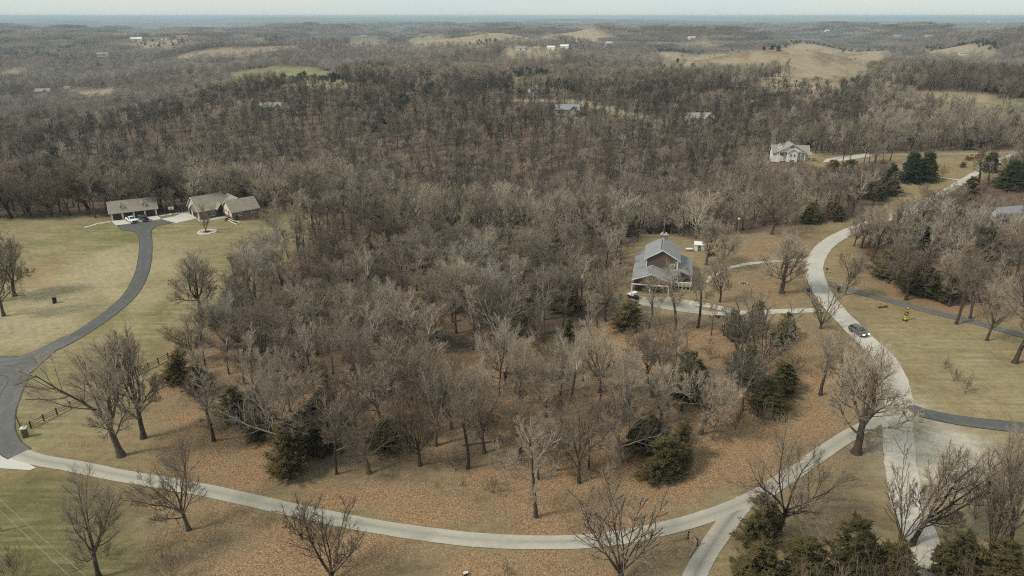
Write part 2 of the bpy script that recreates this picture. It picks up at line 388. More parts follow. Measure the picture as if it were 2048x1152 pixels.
def smooth_line(pts, step=2.0):
    P = [np.array(p, float) for p in pts]; P = [2 * P[0] - P[1]] + P + [2 * P[-1] - P[-2]]; outp = []
    for i in range(1, len(P) - 2):
        n = max(2, int(np.linalg.norm(P[i + 1] - P[i]) / step))
        for k in range(n):
            t = k / n; a, b, c, d = P[i - 1:i + 3]
            outp.append(.5 * ((2 * b) + (c - a) * t + (2 * a - 5 * b + 4 * c - d) * t * t + (3 * b - a - 3 * c + d) * t ** 3))
    outp.append(P[-2]); return np.array(outp)
def line(pts): return smooth_line([G(*p)[:2] for p in pts], 1.5)
ROADS = {
 'loop': (line([(22, 902), (80, 921), (150, 933), (250, 953), (340, 968), (430, 985), (560, 1014), (680, 1040), (800, 1061), (950, 1080), (1100, 1085), (1210, 1079), (1330, 1057), (1430, 1028), (1510, 994), (1575, 955), (1625, 920), (1690, 876), (1745, 845), (1795, 815)]), 2.55),
 'main': (line([(1868, 1300), (1855, 1152), (1842, 1080), (1815, 1000), (1800, 920), (1796, 850), (1797, 800), (1786, 750), (1766, 715), (1725, 675), (1690, 640), (1655, 600), (1633, 560), (1630, 525), (1650, 493), (1690, 467), (1760, 441), (1822, 420), (1880, 392), (1930, 360), (1985, 328), (2060, 300), (2200, 280)]), 4.6),
 'drive_left': (line([(268, 452), (289, 472), (291, 505), (284, 545), (264, 585), (232, 617), (180, 655), (120, 690), (60, 715)]), 3.6),
 'curve_left': (line([(-260, 735), (-60, 728), (30, 722), (90, 702), (150, 672)]), 4.2),
 'bend_left': (line([(-60, 735), (10, 742), (38, 752), (22, 790), (8, 830), (6, 865), (20, 895), (40, 908)]), 3.5),
 'asphalt_right': (line([(1640, 562), (1700, 580), (1760, 597), (1850, 620), (1950, 645), (2048, 672), (2200, 705), (2600, 790)]), 2.9),
 'asphalt_low': (line([(1806, 812), (1845, 826), (1900, 838), (1960, 847), (2048, 856), (2300, 880)]), 3.4),
 'circle_top': (line([(1625, 519), (1550, 523), (1490, 529), (1440, 543), (1410, 565)]), 1.7),
 'circle_low': (line([(1645, 620), (1560, 623), (1480, 625), (1430, 614), (1380, 605)]), 2.5),
 'track': (line([(1492, 1000), (1455, 1045), (1418, 1100), (1390, 1150), (1350, 1250), (1320, 1350)]), 2.7),
 'lane_far': (line([(1660, 322), (1720, 309), (1830, 309), (1960, 307), (2100, 300)]), 1.5),
 'lane_near': (line([(1770, 342), (1800, 345), (1860, 352), (1930, 362)]), 1.8),
}
HOUSES = np.array([[-128, 227], [-98, 232], [39, 168], [132, 323]])

# ------------------------------------------------------------------ ground sheet
def axis_pts(c, lo, hi, n, a=46.):
    t = np.linspace(math.asinh((lo - c) / a), math.asinh((hi - c) / a), n); return c + a * np.sinh(t)
gx = axis_pts(0., -30000, 30000, 640); gy = axis_pts(120., -400, 30000, 520)
XX, YY = np.meshgrid(gx, gy); x = XX.ravel(); y = YY.ravel(); z = H(x, y)
ni, nj = len(gy), len(gx)
idx = np.arange(ni * nj).reshape(ni, nj)
quads = np.stack([idx[:-1, :-1], idx[:-1, 1:], idx[1:, 1:], idx[1:, :-1]], -1).reshape(-1, 4)
d = np.hypot(x, y)
nz = fbm(x / 14, y / 14, 3); nzb = fbm(x / 60 + 5, y / 60, 3)
near = d < 700
def soft(poly, f, amp=1.):
    r = np.zeros(x.shape); c = poly.mean(0); rad = np.max(np.hypot(*(poly - c).T)) + 4 * f
    k = np.hypot(x - c[0], y - c[1]) < rad
    r[k] = sm(-f, f, sdist(x[k], y[k], poly) + amp * f * nz[k]); return r
clear = soft(CLEAR, 2.5)
base = np.empty((len(x), 3)); base[:] = (.125, .090, .064)            # leaf covered forest floor
lit = np.full(len(x), .38); straw = np.zeros(len(x))
def paint(mask, c): base[:] = base * (1 - mask[:, None]) + np.array(c) * mask[:, None]
hs_ = sm(385, 430, y) * (1 - sm(560, 620, y)) * sm(-420, -330, x) * (1 - sm(150, 260, x)); paint(hs_, (.125, .092, .066)); lit *= 1 - .25 * hs_
paint(clear, (.250, .192, .102)); lit = lit * (1 - clear) + .30 * clear; straw = clear * .5
lw = soft(LAWN_L, 4.)
paint(lw, (.255, .208, .112)); lit *= 1 - lw; straw = straw * (1 - lw) + lw * .8
gr = lw * sm(.0, .5, fbm(x / 22 + 3, y / 22, 3) + .25 * sm(230, 190, y)); paint(gr * .6, (.17, .165, .066))
for P_, c_, a_ in (([(40, 575), (180, 505), (278, 482), (272, 560), (205, 622), (70, 690), (-60, 705), (-60, 640)], (.40, .33, .20), .85), ([(305, 480), (400, 490), (360, 560), (300, 620), (240, 660), (250, 620), (296, 560)], (.34, .28, .16), .7), ([(90, 520), (110, 530), (105, 550), (80, 575), (78, 540)], (.34, .21, .11), .8), ([(0, 640), (180, 600), (150, 660), (0, 700)], (.38, .32, .195), .6)):
    paint(soft(G2(P_), 5., 1.4) * a_, c_)
lowl = soft(G2([(-400, 940), (80, 945), (240, 985), (300, 1130), (250, 1400), (-900, 1400)]), 4.); paint(lowl, (.150, .135, .058)); lit = lit * (1 - lowl) + .15 * lowl
for P_, a in ((LITTER, 1.08), (LITTER2, .92), (LITTER3, .72), (LITTER4, .68), (LITTER5, .8)):
    k = soft(P_, 3.5); lit = np.maximum(lit, k * a); paint(k * .8, (.235, .175, .108)); straw = straw * (1 - k) + .25 * k
ctr = soft(G2([(1560, 965), (1690, 880), (1745, 870), (1790, 1000), (1800, 1152), (1500, 1152), (1470, 1030)]), 4.); paint(ctr * .8, (.215, .165, .098)); lit = lit * (1 - ctr) + .42 * ctr
rl = soft(G2([(1700, 640), (1830, 645), (2100, 700), (2300, 850), (2050, 845), (1850, 815), (1815, 740), (1760, 680)]), 5.); paint(rl * .8, (.275, .225, .125)); straw = np.maximum(straw, rl)
pl = soft(PALE, 4., 1.6); paint(pl * .9, (.52, .475, .385)); lit *= 1 - .8 * pl
for P_ in FIELDS:
    k = soft(P_, max(4., .012 * np.hypot(*P_.mean(0)))); paint(k, (.315, .25, .17)); lit *= 1 - k; straw = np.maximum(straw, k)
bf = soft(FIELDS[0], 10.) * sm(.12, .5, fbm(x / 38 + 2, y / 60, 3)); paint(bf * .8, (.16, .112, .076))
for P_ in GREENFIELDS:
    k = soft(P_, 5.); paint(k, (.225, .205, .105)); lit *= 1 - k
pd = np.exp(-(np.hypot(x + 118, (y - 211)) / 16) ** 2) * lw; paint(pd * .5, (.14, .15, .045))
# far country: woods as a grey-brown mass with paler pasture between
ff = sm(2200, 3600, d); paint(ff, (.105, .088, .070)); lit *= 1 - sm(900, 1600, d)
fields_far = sm(.28, .5, fbm(x / 1500 + 40, y / 700 - 8, 4)) * ff; paint(fields_far * .75, (.26, .215, .13))
gme = mk_mesh('ground', np.stack([x, y, z], 1), quads, M['ground'], True)
def vattr(me, name, arr, kind='FLOAT'):
    a = me.attributes.new(name, kind, 'POINT')
    if kind == 'FLOAT_COLOR': a.data.foreach_set('color', np.concatenate([arr, np.ones((len(arr), 1))], 1).astype(np.float32).ravel())
    else: a.data.foreach_set('value', arr.astype(np.float32 if kind == 'FLOAT' else np.int32))
lit *= np.clip(.86 + .75 * fbm(x / 20 + 31, y / 20 + 7, 3), .3, 1.15)      # leaves drift together in places
vattr(gme, 'base', base, 'FLOAT_COLOR'); vattr(gme, 'litter', lit); vattr(gme, 'straw', straw)
tag(ob('ground', gme), kind='structure')

# ------------------------------------------------------------------ roads and paved areas
def HZ(p): return float(H(p[0], p[1]))
def ribbon(name, key, mat, dz, wob=.12, flare=None):
    ln, w = ROADS[key]; n = len(ln)
    t = np.gradient(ln, axis=0); t /= np.linalg.norm(t, axis=1)[:, None]; nn = np.stack([-t[:, 1], t[:, 0]], 1)
    s = np.arange(n) * 1.5; acr = np.linspace(-1, 1, 9); V = []; A = []
    hw = np.full(n, w / 2)
    if key == 'main': hw *= 1 - .38 * sm(.50, .72, np.linspace(0, 1, n))
    if flare is not None:
        for (i0, i1, add) in flare:
            q = np.linspace(0, 1, n); hw += add * sm(i0, i1, q)
    for a in acr:
        e = hw * (1 + wob * (perlin(s / 5 + 7 * a, s * 0 + dz * 300 + a) + .6 * perlin(s / 1.7 + 3 * a, s * 0 + dz * 100 + a)) * abs(a))
        p = ln + nn * (a * e)[:, None]
        V.append(np.concatenate([p, (H(p[:, 0], p[:, 1]) + dz + .03 * (1 - a * a))[:, None]], 1)); A.append(np.full(n, a))
    V = np.stack(V, 1); A = np.stack(A, 1); k = len(acr)
    ii = np.arange(n * k).reshape(n, k)
    q = np.stack([ii[:-1, :-1], ii[1:, :-1], ii[1:, 1:], ii[:-1, 1:]], -1).reshape(-1, 4)[:, ::-1]
    me = mk_mesh(name, V.reshape(-1, 3), q, mat, True); vattr(me, 'across', A.ravel()); vattr(me, 'along', np.repeat(s, k))
    return tag(ob(name, me), kind='structure')
def patch(name, pix, mat, dz, thick=.0, world=False):
    P_ = np.array(pix) if world else G2(pix)
    import mathutils
    from mathutils.geometry import delaunay_2d_cdt
    lo = P_.min(0); hi = P_.max(0); st = max(1.2, (hi - lo).max() / 24)
    gxx, gyy = np.meshgrid(np.arange(lo[0], hi[0], st), np.arange(lo[1], hi[1], st)); gxx = gxx.ravel(); gyy = gyy.ravel()
    k = (sdist(gxx, gyy, P_) > st * .4)
    pts = [mathutils.Vector(p) for p in P_] + [mathutils.Vector(p) for p in np.stack([gxx[k], gyy[k]], 1)]
    n = len(P_); ar = np.sum(P_[:, 0] * np.roll(P_[:, 1], -1) - np.roll(P_[:, 0], -1) * P_[:, 1]); ring = list(range(n)) if ar > 0 else list(range(n))[::-1]
    vs, es, fs, *_ = delaunay_2d_cdt(pts, [(i, (i + 1) % n) for i in range(n)], [ring], 1, 1e-4)
    V = np.array([(v.x, v.y, 0) for v in vs]); V[:, 2] = H(V[:, 0], V[:, 1]) + dz
    me = mk_mesh(name, V, [tuple(f) for f in fs], mat, False)
    dd = -np.abs(sdist(V[:, 0], V[:, 1], P_)); vattr(me, 'across', np.clip(1 + dd / 3, 0, 1))
    return tag(ob(name, me), kind='structure')
ribbon('gravel_road', 'main', M['gravel'], .09, .10)
ribbon('loop_road', 'loop', M['road'], .075, .07)
ribbon('asphalt_drive', 'drive_left', M['asphalt'], .06, .03)
ribbon('asphalt_road', 'curve_left', M['asphalt_old'], .072, .03)
ribbon('asphalt_bend', 'bend_left', M['asphalt_old'], .084, .03)
ribbon('asphalt_lane', 'asphalt_right', M['asphalt_old'], .06, .05)
ribbon('asphalt_entry', 'asphalt_low', M['asphalt'], .082, .04)
ribbon('circle_drive_top', 'circle_top', M['gravel'], .06, .12)
ribbon('circle_drive_low', 'circle_low', M['gravel'], .065, .12)
ribbon('gravel_track', 'track', M['track'], .06, .08)
ribbon('far_lane', 'lane_far', M['track'], .06, .08)
ribbon('far_path', 'lane_near', M['gravel'], .065, .08)
patch('asphalt_junction', [(-10, 712), (40, 712), (88, 700), (118, 690), (122, 694), (90, 722), (52, 756), (36, 760), (20, 790), (-10, 800)], M['asphalt_old'], .066)
patch('asphalt_apron', [(228, 447), (262, 447), (332, 440), (352, 445), (330, 449), (312, 453), (304, 460), (302, 475), (281, 477), (281, 468), (270, 464), (244, 461)], M['asphalt'], .072)
patch('concrete_apron', [(222, 442.3), (232, 451), (280, 445), (322, 438.5), (316, 431.4)], M['concrete'], .085)
patch('concrete_court', [(322, 438.5), (352, 446.5), (400, 436), (396, 428), (386, 425), (372, 424), (352, 432)], M['concrete'], .09)
patch('concrete_path', [(316, 431), (330, 428.2), (352, 426), (374, 424), (374, 426), (352, 428.5), (332, 431), (322, 433)], M['concrete'], .066)
patch('front_walk', [(393, 434), (398, 439), (404, 441.5), (420, 438), (440, 434), (452, 433), (453, 435.5), (440, 437.5), (420, 441.5), (405, 445), (396, 442)], M['concrete2'], .066)
patch('white_slab', [(-60, 912), (0, 908), (22, 906), (50, 924), (72, 936), (60, 941), (0, 937), (-60, 938)], M['concrete'], .066)
patch('gravel_yard', [(1262, 590), (1300, 596), (1345, 593), (1395, 606), (1400, 620), (1440, 626), (1425, 632), (1350, 622), (1290, 612), (1262, 602)], M['track'], .055)
patch('stone_yard', [(1735, 306), (1652, 318), (1645, 325), (1690, 321), (1745, 312)], M['concrete2'], .05)

# ------------------------------------------------------------------ tree generator
def unit(v): return v / np.maximum(np.linalg.norm(v, axis=-1, keepdims=True), 1e-9)
def tubes(P, Rr, sides):
    """P (B,N,3) polylines, Rr (B,N) radii -> verts, quads"""
    B, N, _ = P.shape
    T = unit(np.gradient(P, axis=1)); m = unit(P[:, -1] - P[:, 0])
    ref = np.where(np.abs(m[:, 2:3]) < .8, np.array([[0, 0, 1.]]), np.array([[1., 0, 0]]))[:, None, :]
    U = unit(np.cross(T, ref)); Vv = np.cross(T, U)
    a = np.arange(sides) * 2 * np.pi / sides
    V = P[:, :, None] + Rr[:, :, None, None] * (np.cos(a)[:, None] * U[:, :, None] + np.sin(a)[:, None] * Vv[:, :, None])
    ii = np.arange(B * N * sides).reshape(B, N, sides); jj = np.roll(ii, -1, axis=2)
    q = np.stack([ii[:, :-1], jj[:, :-1], jj[:, 1:], ii[:, 1:]], -1).reshape(-1, 4)
    return V.reshape(-1, 3), q
def spawn(g, P, Rr, n, t0, t1, ang, length, up, wig, N, rf=.6, rmax=9., tip=.25, taper_len=.5, flat=0.):
    """n children on every parent polyline"""
    B, K, _ = P.shape
    t = (np.arange(n)[None] + g.uniform(0, 1, (B, n))) / n * (t1 - t0) + t0
    f = t * (K - 1); i = np.clip(f.astype(int), 0, K - 2); w = (f - i)[..., None]
    b = np.arange(B)[:, None]
    pos = P[b, i] * (1 - w) + P[b, i + 1] * w; tan = unit(P[b, i + 1] - P[b, i])
    r0 = (Rr[b, i] * (1 - w[..., 0]) + Rr[b, i + 1] * w[..., 0]) * rf
    az = np.arange(n)[None] * 2.4 + g.uniform(0, 6.28, (B, 1)) + g.normal(0, .4, (B, n))
    ref = np.where(np.abs(tan[..., 2:3]) < .9, np.array([0, 0, 1.]), np.array([1., 0, 0]))
    u = unit(np.cross(tan, ref)); v = np.cross(tan, u)
    th = g.uniform(*ang, (B, n))[..., None]
    dirn = unit(np.cos(th) * tan + np.sin(th) * (np.cos(az)[..., None] * u + np.sin(az)[..., None] * v))
    plen = np.linalg.norm(np.diff(P, axis=1), axis=2).sum(1)[:, None]
    ln = length * plen * (1 - taper_len * (t - t0) / max(t1 - t0, 1e-6)) * g.uniform(.7, 1.25, (B, n))
    C = B * n; pos = pos.reshape(C, 3); dirn = dirn.reshape(C, 3); ln = ln.reshape(C); r0 = np.minimum(r0.reshape(C), rmax)
    out = [pos]; dd = dirn
    for k in range(N - 1):
        dd = unit(dd + np.array([0, 0, up]) + g.normal(0, wig, (C, 3)))
        out.append(out[-1] + dd * (ln / (N - 1))[:, None])
    q = np.linspace(1, tip, N)[None]
    return np.stack(out, 1), r0[:, None] * q
def poly_trunk(g, h, r, N, lean=.04, flare=1.5):
    p = np.zeros((1, N, 3)); dd = np.array([0, 0, 1.])
    for k in range(1, N):
        dd = unit(dd + g.normal(0, lean, 3) * np.array([1, 1, .2])); p[0, k] = p[0, k - 1] + dd * h / (N - 1)
    q = np.linspace(1, .72, N)[None] * r; q[0, 0] = r * flare
    return p, q
def cat(parts):
    V = []; Q = []; n = 0
    for v, q in parts: V.append(v); Q.append(q + n); n += len(v)
    return np.concatenate(V), np.concatenate(Q)
def make_tree(seed, kind, lod=0):
    """returns meshes (trunk, crown) of a tree about 15 m tall; the crown has limbs and twigs"""
    g = np.random.default_rng(seed); Ht = 15.
    fat = (1., 1.9, 1.)[lod]
    if kind == 'oak':
        tp, tr = poly_trunk(g, Ht * g.uniform(.25, .33), .40, 5, .05)
        L1, R1 = spawn(g, tp, tr, 5, .82, 1., (.25, .85), 2.1, .09, .10, 8, .62, taper_len=.1)
        L1b, R1b = spawn(g, tp, tr, 3, .55, .9, (.9, 1.25), 1.6, .09, .12, 8, .42, taper_len=.1)
        L1 = np.concatenate([L1, L1b]); R1 = np.concatenate([R1, R1b]); n2, n3, n4 = (9, 8, 9) if lod == 0 else (6, 5, 4)
        s2, s3, s4 = .54, .56, .75; a2 = (.5, 1.05)
    elif kind == 'forest':
        tp, tr = poly_trunk(g, Ht * g.uniform(.55, .66), .24, 8, .05, 1.4)
        L1, R1 = spawn(g, tp, tr, 4, .93, 1., (.15, .5), .62, .10, .10, 7, .72, taper_len=.1)
        L1b, R1b = spawn(g, tp, tr, 5, .50, .92, (.6, 1.15), .42, .10, .13, 7, .45, taper_len=.35)
        L1 = np.concatenate([L1, L1b]); R1 = np.concatenate([R1, R1b]); n2, n3, n4 = (6, 6, 5) if lod == 0 else (5, 4, 3)
        s2, s3, s4 = .58, .60, .80; a2 = (.4, .9)
    elif kind == 'trunky':
        tp, tr = poly_trunk(g, Ht * .62, .20, 9, .06, 1.4); tr *= np.linspace(1, .75, 9)[None]
        L1, R1 = spawn(g, tp, tr, 4, .9, 1., (.15, .6), .55, .10, .10, 6, .7, taper_len=.1)
        L1b, R1b = spawn(g, tp, tr, 4, .5, .9, (.6, 1.1), .34, .12, .10, 6, .42, taper_len=.3)
        L1 = np.concatenate([L1, L1b]); R1 = np.concatenate([R1, R1b])
        n2, n3, n4 = 5, 4, 3; s2, s3, s4 = .55, .6, .75; a2 = (.4, .9)
    elif kind == 'vase':
        tp, tr = poly_trunk(g, Ht * .10, .30, 3, .03, 1.25)
        L1, R1 = spawn(g, tp, tr, 8, .6, 1., (.12, .55), 7.2, .03, .045, 9, .42, tip=.18, taper_len=.15)
        n2, n3, n4 = (9, 8, 4) if lod == 0 else (6, 5, 3); s2, s3, s4 = .36, .46, .62; a2 = (.3, .65)
    elif kind == 'round':
        tp, tr = poly_trunk(g, Ht * .82, .30, 10, .035, 1.3)
        tr *= np.linspace(1, .35, 10)[None]
        L1, R1 = spawn(g, tp, tr, 20, .24, 1., (.75, 1.2), .48, .09, .07, 7, .5, taper_len=.55)
        n2, n3, n4 = (8, 7, 6) if lod == 0 else (5, 4, 3); s2, s3, s4 = .42, .48, .62; a2 = (.35, .8)
    else:  # shrub: stems from the ground
        tp, tr = poly_trunk(g, Ht * .05, .16, 3, .1, 1.1)
        L1, R1 = spawn(g, tp, tr, 12, .2, 1., (.15, 1.05), 13., .05, .13, 6, .40, taper_len=.1)
        n2, n3, n4 = (6, 6, 4) if lod == 0 else (5, 4, 0); s2, s3, s4 = .45, .5, .6; a2 = (.35, .9)
    R1 = R1 * g.uniform(.75, 1.15, (len(R1), 1))
    L2, R2 = spawn(g, L1, R1, n2, .25, 1., a2, s2, .11, .12, 5, .55, .13)
    L3, R3 = spawn(g, L2, R2, n3, .2, 1., (.35, .85), s3, .12, .13, 4, .6, .06)
    R2 = np.maximum(R2, .036 * fat); R3 = np.maximum(R3, .020 * fat)
    trunk = tubes(tp, tr, 9)
    limbs = cat([tubes(L1, R1, 6 if lod == 0 else 4), tubes(L2, R2, 4 if lod == 0 else 3)])
    tw = [tubes(L3, R3, 3)]
    if n4:
        L4, R4 = spawn(g, L3, R3, n4, .15, 1., (.3, .8), s4, .12, .15, 2, .7, .026, tip=.3)
        R4 = np.maximum(R4, .0085 * fat) ; tw.append(tubes(L4, R4, 3))
    twigs = cat(tw)
    return trunk, limbs, twigs
def tree_meshes(name, seed, kind, lod=0, mats=('bark', 'limb', 'twig')):
    t, l, w = make_tree(seed, kind, lod)
    tm = mk_mesh(name + '_trunk', t[0], t[1], M[mats[0]], True)
    V, Q = cat([l, w]); cm = mk_mesh(name + '_crown', V, Q, M[mats[1]], True); cm.materials.append(M[mats[2]])
    mi = np.zeros(len(Q), np.int32); mi[len(l[1]):] = 1; cm.polygons.foreach_set('material_index', mi)
    h = float(V[:, 2].max()); rad = float(np.percentile(np.hypot(V[:, 0], V[:, 1]), 97))
    return tm, cm, h, rad
def joined(name, seed, kind, lod, mats=('bark', 'limb', 'twig')):
    t, l, w = make_tree(seed, kind, lod); V, Q = cat([t, l, w])
    me = mk_mesh(name, V, Q, M[mats[0]], True); me.materials.append(M[mats[1]]); me.materials.append(M[mats[2]])
    mi = np.zeros(len(Q), np.int32); mi[len(t[1]):] = 1; mi[len(t[1]) + len(l[1]):] = 2; me.polygons.foreach_set('material_index', mi)
    return me, float(V[:, 2].max())
def pyramids(pos, dirn, ln, r, g):
    """slim three-sided tufts: pos (B,3)"""
    B = len(pos); dirn = unit(dirn); ref = np.where(np.abs(dirn[:, 2:3]) < .9, np.array([[0, 0, 1.]]), np.array([[1., 0, 0]]))
    u = unit(np.cross(dirn, ref)); v = np.cross(dirn, u); ph = g.uniform(0, 6.28, B)
    ring = [pos + r[:, None] * (np.cos(ph + k * 2.094)[:, None] * u + np.sin(ph + k * 2.094)[:, None] * v) for k in range(3)]
    V = np.stack(ring + [pos + dirn * ln[:, None]], 1).reshape(-1, 3); b = np.arange(B)[:, None] * 4
    Fc = np.concatenate([b + np.array([[0, 1, 3]]), b + np.array([[1, 2, 3]]), b + np.array([[2, 0, 3]])], 0)
    return V, Fc
def make_conifer(seed, n, h=8., rad=2.3, shape='cedar', size=1.):
    g = np.random.default_rng(seed)
    # boughs leave the trunk all the way up; tufts sit along them
    nb = max(14, int(n / 26)); t = np.sort(g.uniform(.03, .97, nb)) ; az = np.arange(nb) * 2.4 + g.normal(0, .4, nb)
    if shape == 'cedar': prof = rad * (np.minimum(1, t / .10) ** .5) * (1 - t) ** .62 * 1.05 + .12
    else: prof = rad * (1 - t) ** .8 * np.minimum(1, t / .06) + .1
    prof = prof * g.uniform(.42, 1.25, nb) * (1 + .22 * np.sin(az * 2 + seed))
    lob = g.integers(0, 4, nb); la = g.uniform(0, 6.28, 4); lr = np.array([0., .30, .38, .45]) * rad * (1. if shape == 'cedar' else 0.); lh = np.where(shape == 'cedar', np.array([1., .82, .70, .58]), 1.)
    if shape == 'cedar': prof = np.where(lob > 0, prof * .72, prof)
    t = t * lh[lob]; ox, oy = lr[lob] * np.cos(la[lob]), lr[lob] * np.sin(la[lob])
    bi = g.integers(0, nb, n); s = g.uniform(0.12, 1., n) ** .55
    upb = .35 if shape == 'cedar' else .02
    base = np.stack([np.cos(az[bi]) * prof[bi] * s, np.sin(az[bi]) * prof[bi] * s, t[bi] * h + upb * prof[bi] * s], 1)
    base += g.normal(0, .16 * size, (n, 3)) * np.array([1, 1, .8]); base[:, 0] += ox[bi]; base[:, 1] += oy[bi]
    base[:, 2] = np.maximum(base[:, 2], .05)
    dirn = np.stack([np.cos(az[bi]), np.sin(az[bi]), np.full(n, .55 if shape == 'cedar' else .12)], 1) + g.normal(0, .5, (n, 3))
    V, Fc = pyramids(base, dirn, g.uniform(.35, .85, n) * size, g.uniform(.05, .13, n) * size, g)
    top = pyramids(np.array([[0, 0, h * .9]]), np.array([[0, 0, 1.]]), np.array([h * .14]), np.array([.12]), g)
    V, Fc = cat([(V, Fc), top])
    tp, tr = poly_trunk(g, h * .93, .17, 6, .02, 1.3); tr *= np.linspace(1, .2, 6)[None]
    bl = np.stack([np.zeros((nb, 3)) + np.stack([0 * t, 0 * t, t * h], 1), np.stack([np.cos(az) * prof * .9 + ox, np.sin(az) * prof * .9 + oy, t * h + upb * prof * .9], 1)], 1)
    br = np.stack([np.full(nb, .04), np.full(nb, .012)], 1)
    wood = cat([tubes(tp, tr, 6), tubes(bl, br, 3)])
    return (V, Fc), wood

KIT = {}
def kit(key, seed, kind, mats=('bark', 'limb', 'twig')):
    KIT[key] = tree_meshes(key, seed, kind, 0, mats)
for i in range(4): kit('oak%d' % i, 100 + i, 'oak', ('bark', 'darklimb', 'twig')); kit('woak%d' % i, 110 + i, 'oak')
for i in range(4): kit('forest%d' % i, 200 + i, 'forest')
for i in range(2): kit('vase%d' % i, 300 + i, 'vase', ('bark', 'darklimb', 'twig'))
for i in range(2): kit('round%d' % i, 400 + i, 'round')
for i in range(2): kit('shrub%d' % i, 500 + i, 'shrub', ('brush', 'brush', 'brush'))
kit('paleoak', 105, 'oak', ('limb', 'pale', 'limb'))
kit('sycamore', 106, 'oak', ('pale', 'pale', 'pale'))
CED = {}
for i in range(4):
    f, w = make_conifer(600 + i, 8500, 8., 2.3 + .25 * i, 'cedar', .72)
    CED['cedar%d' % i] = (mk_mesh('cedar_trunk', w[0], w[1], M['bark'], True), mk_mesh('cedar_crown', f[0], f[1], M['cedar']), 8.2)
for nm, mt, sd in (('pine', 'pine', 640), ('spruce', 'spruce', 641)):
    f, w = make_conifer(sd, 6500, 12., 3.3 if nm == 'pine' else 2.6, 'pine', 1.25)
    CED[nm] = (mk_mesh(nm + '_trunk', w[0], w[1], M['bark'], True), mk_mesh(nm + '_crown', f[0], f[1], M[mt]), 12.2)

COUNT = {'bare_tree': 0}
def plant(name, key, p, h, label, cat_, group=None, wide=1., rz=None, tilt=None):
    tm, cm, hh = (KIT.get(key) or CED.get(key))[:3]
    k = h / hh; e = empty(name, (p[0], p[1], p[2] - .12), rng.uniform(0, 6.28) if rz is None else rz)
    e.scale = (k * wide, k * wide, k)
    if tilt: e.rotation_euler = (tilt[0], tilt[1], 0)
    ob('trunk', tm, e); ob('crown', cm, e)
    tag(e, label, cat_, group); COUNT[name] = COUNT.get(name, 0) + 1
    return e
def plant_px(name, key, px, py, pytop, label, cat_='tree', group=None, width=None, **kw):
    p = G(px, py); h = max(1.2, top_h(p, pytop)); 
    if width is not None:
        depth = p[1] * math.cos(PIT) + (HC - p[2]) * math.sin(PIT)
        rad = KIT[key][3] if key in KIT else {'pine': 3.3, 'spruce': 2.6}.get(key, 2.4)
        kw['wide'] = float(np.clip((width * depth / F) / (2 * rad) / (h / (KIT.get(key) or CED.get(key))[2]), .55, 1.7))
    if name != B or px > 1400 and py < 480: pass
    TAKEN.append(p[:2]); return plant(name, key, p, h, label, cat_, group, **kw)
TAKEN = []
B = 'bare_tree'
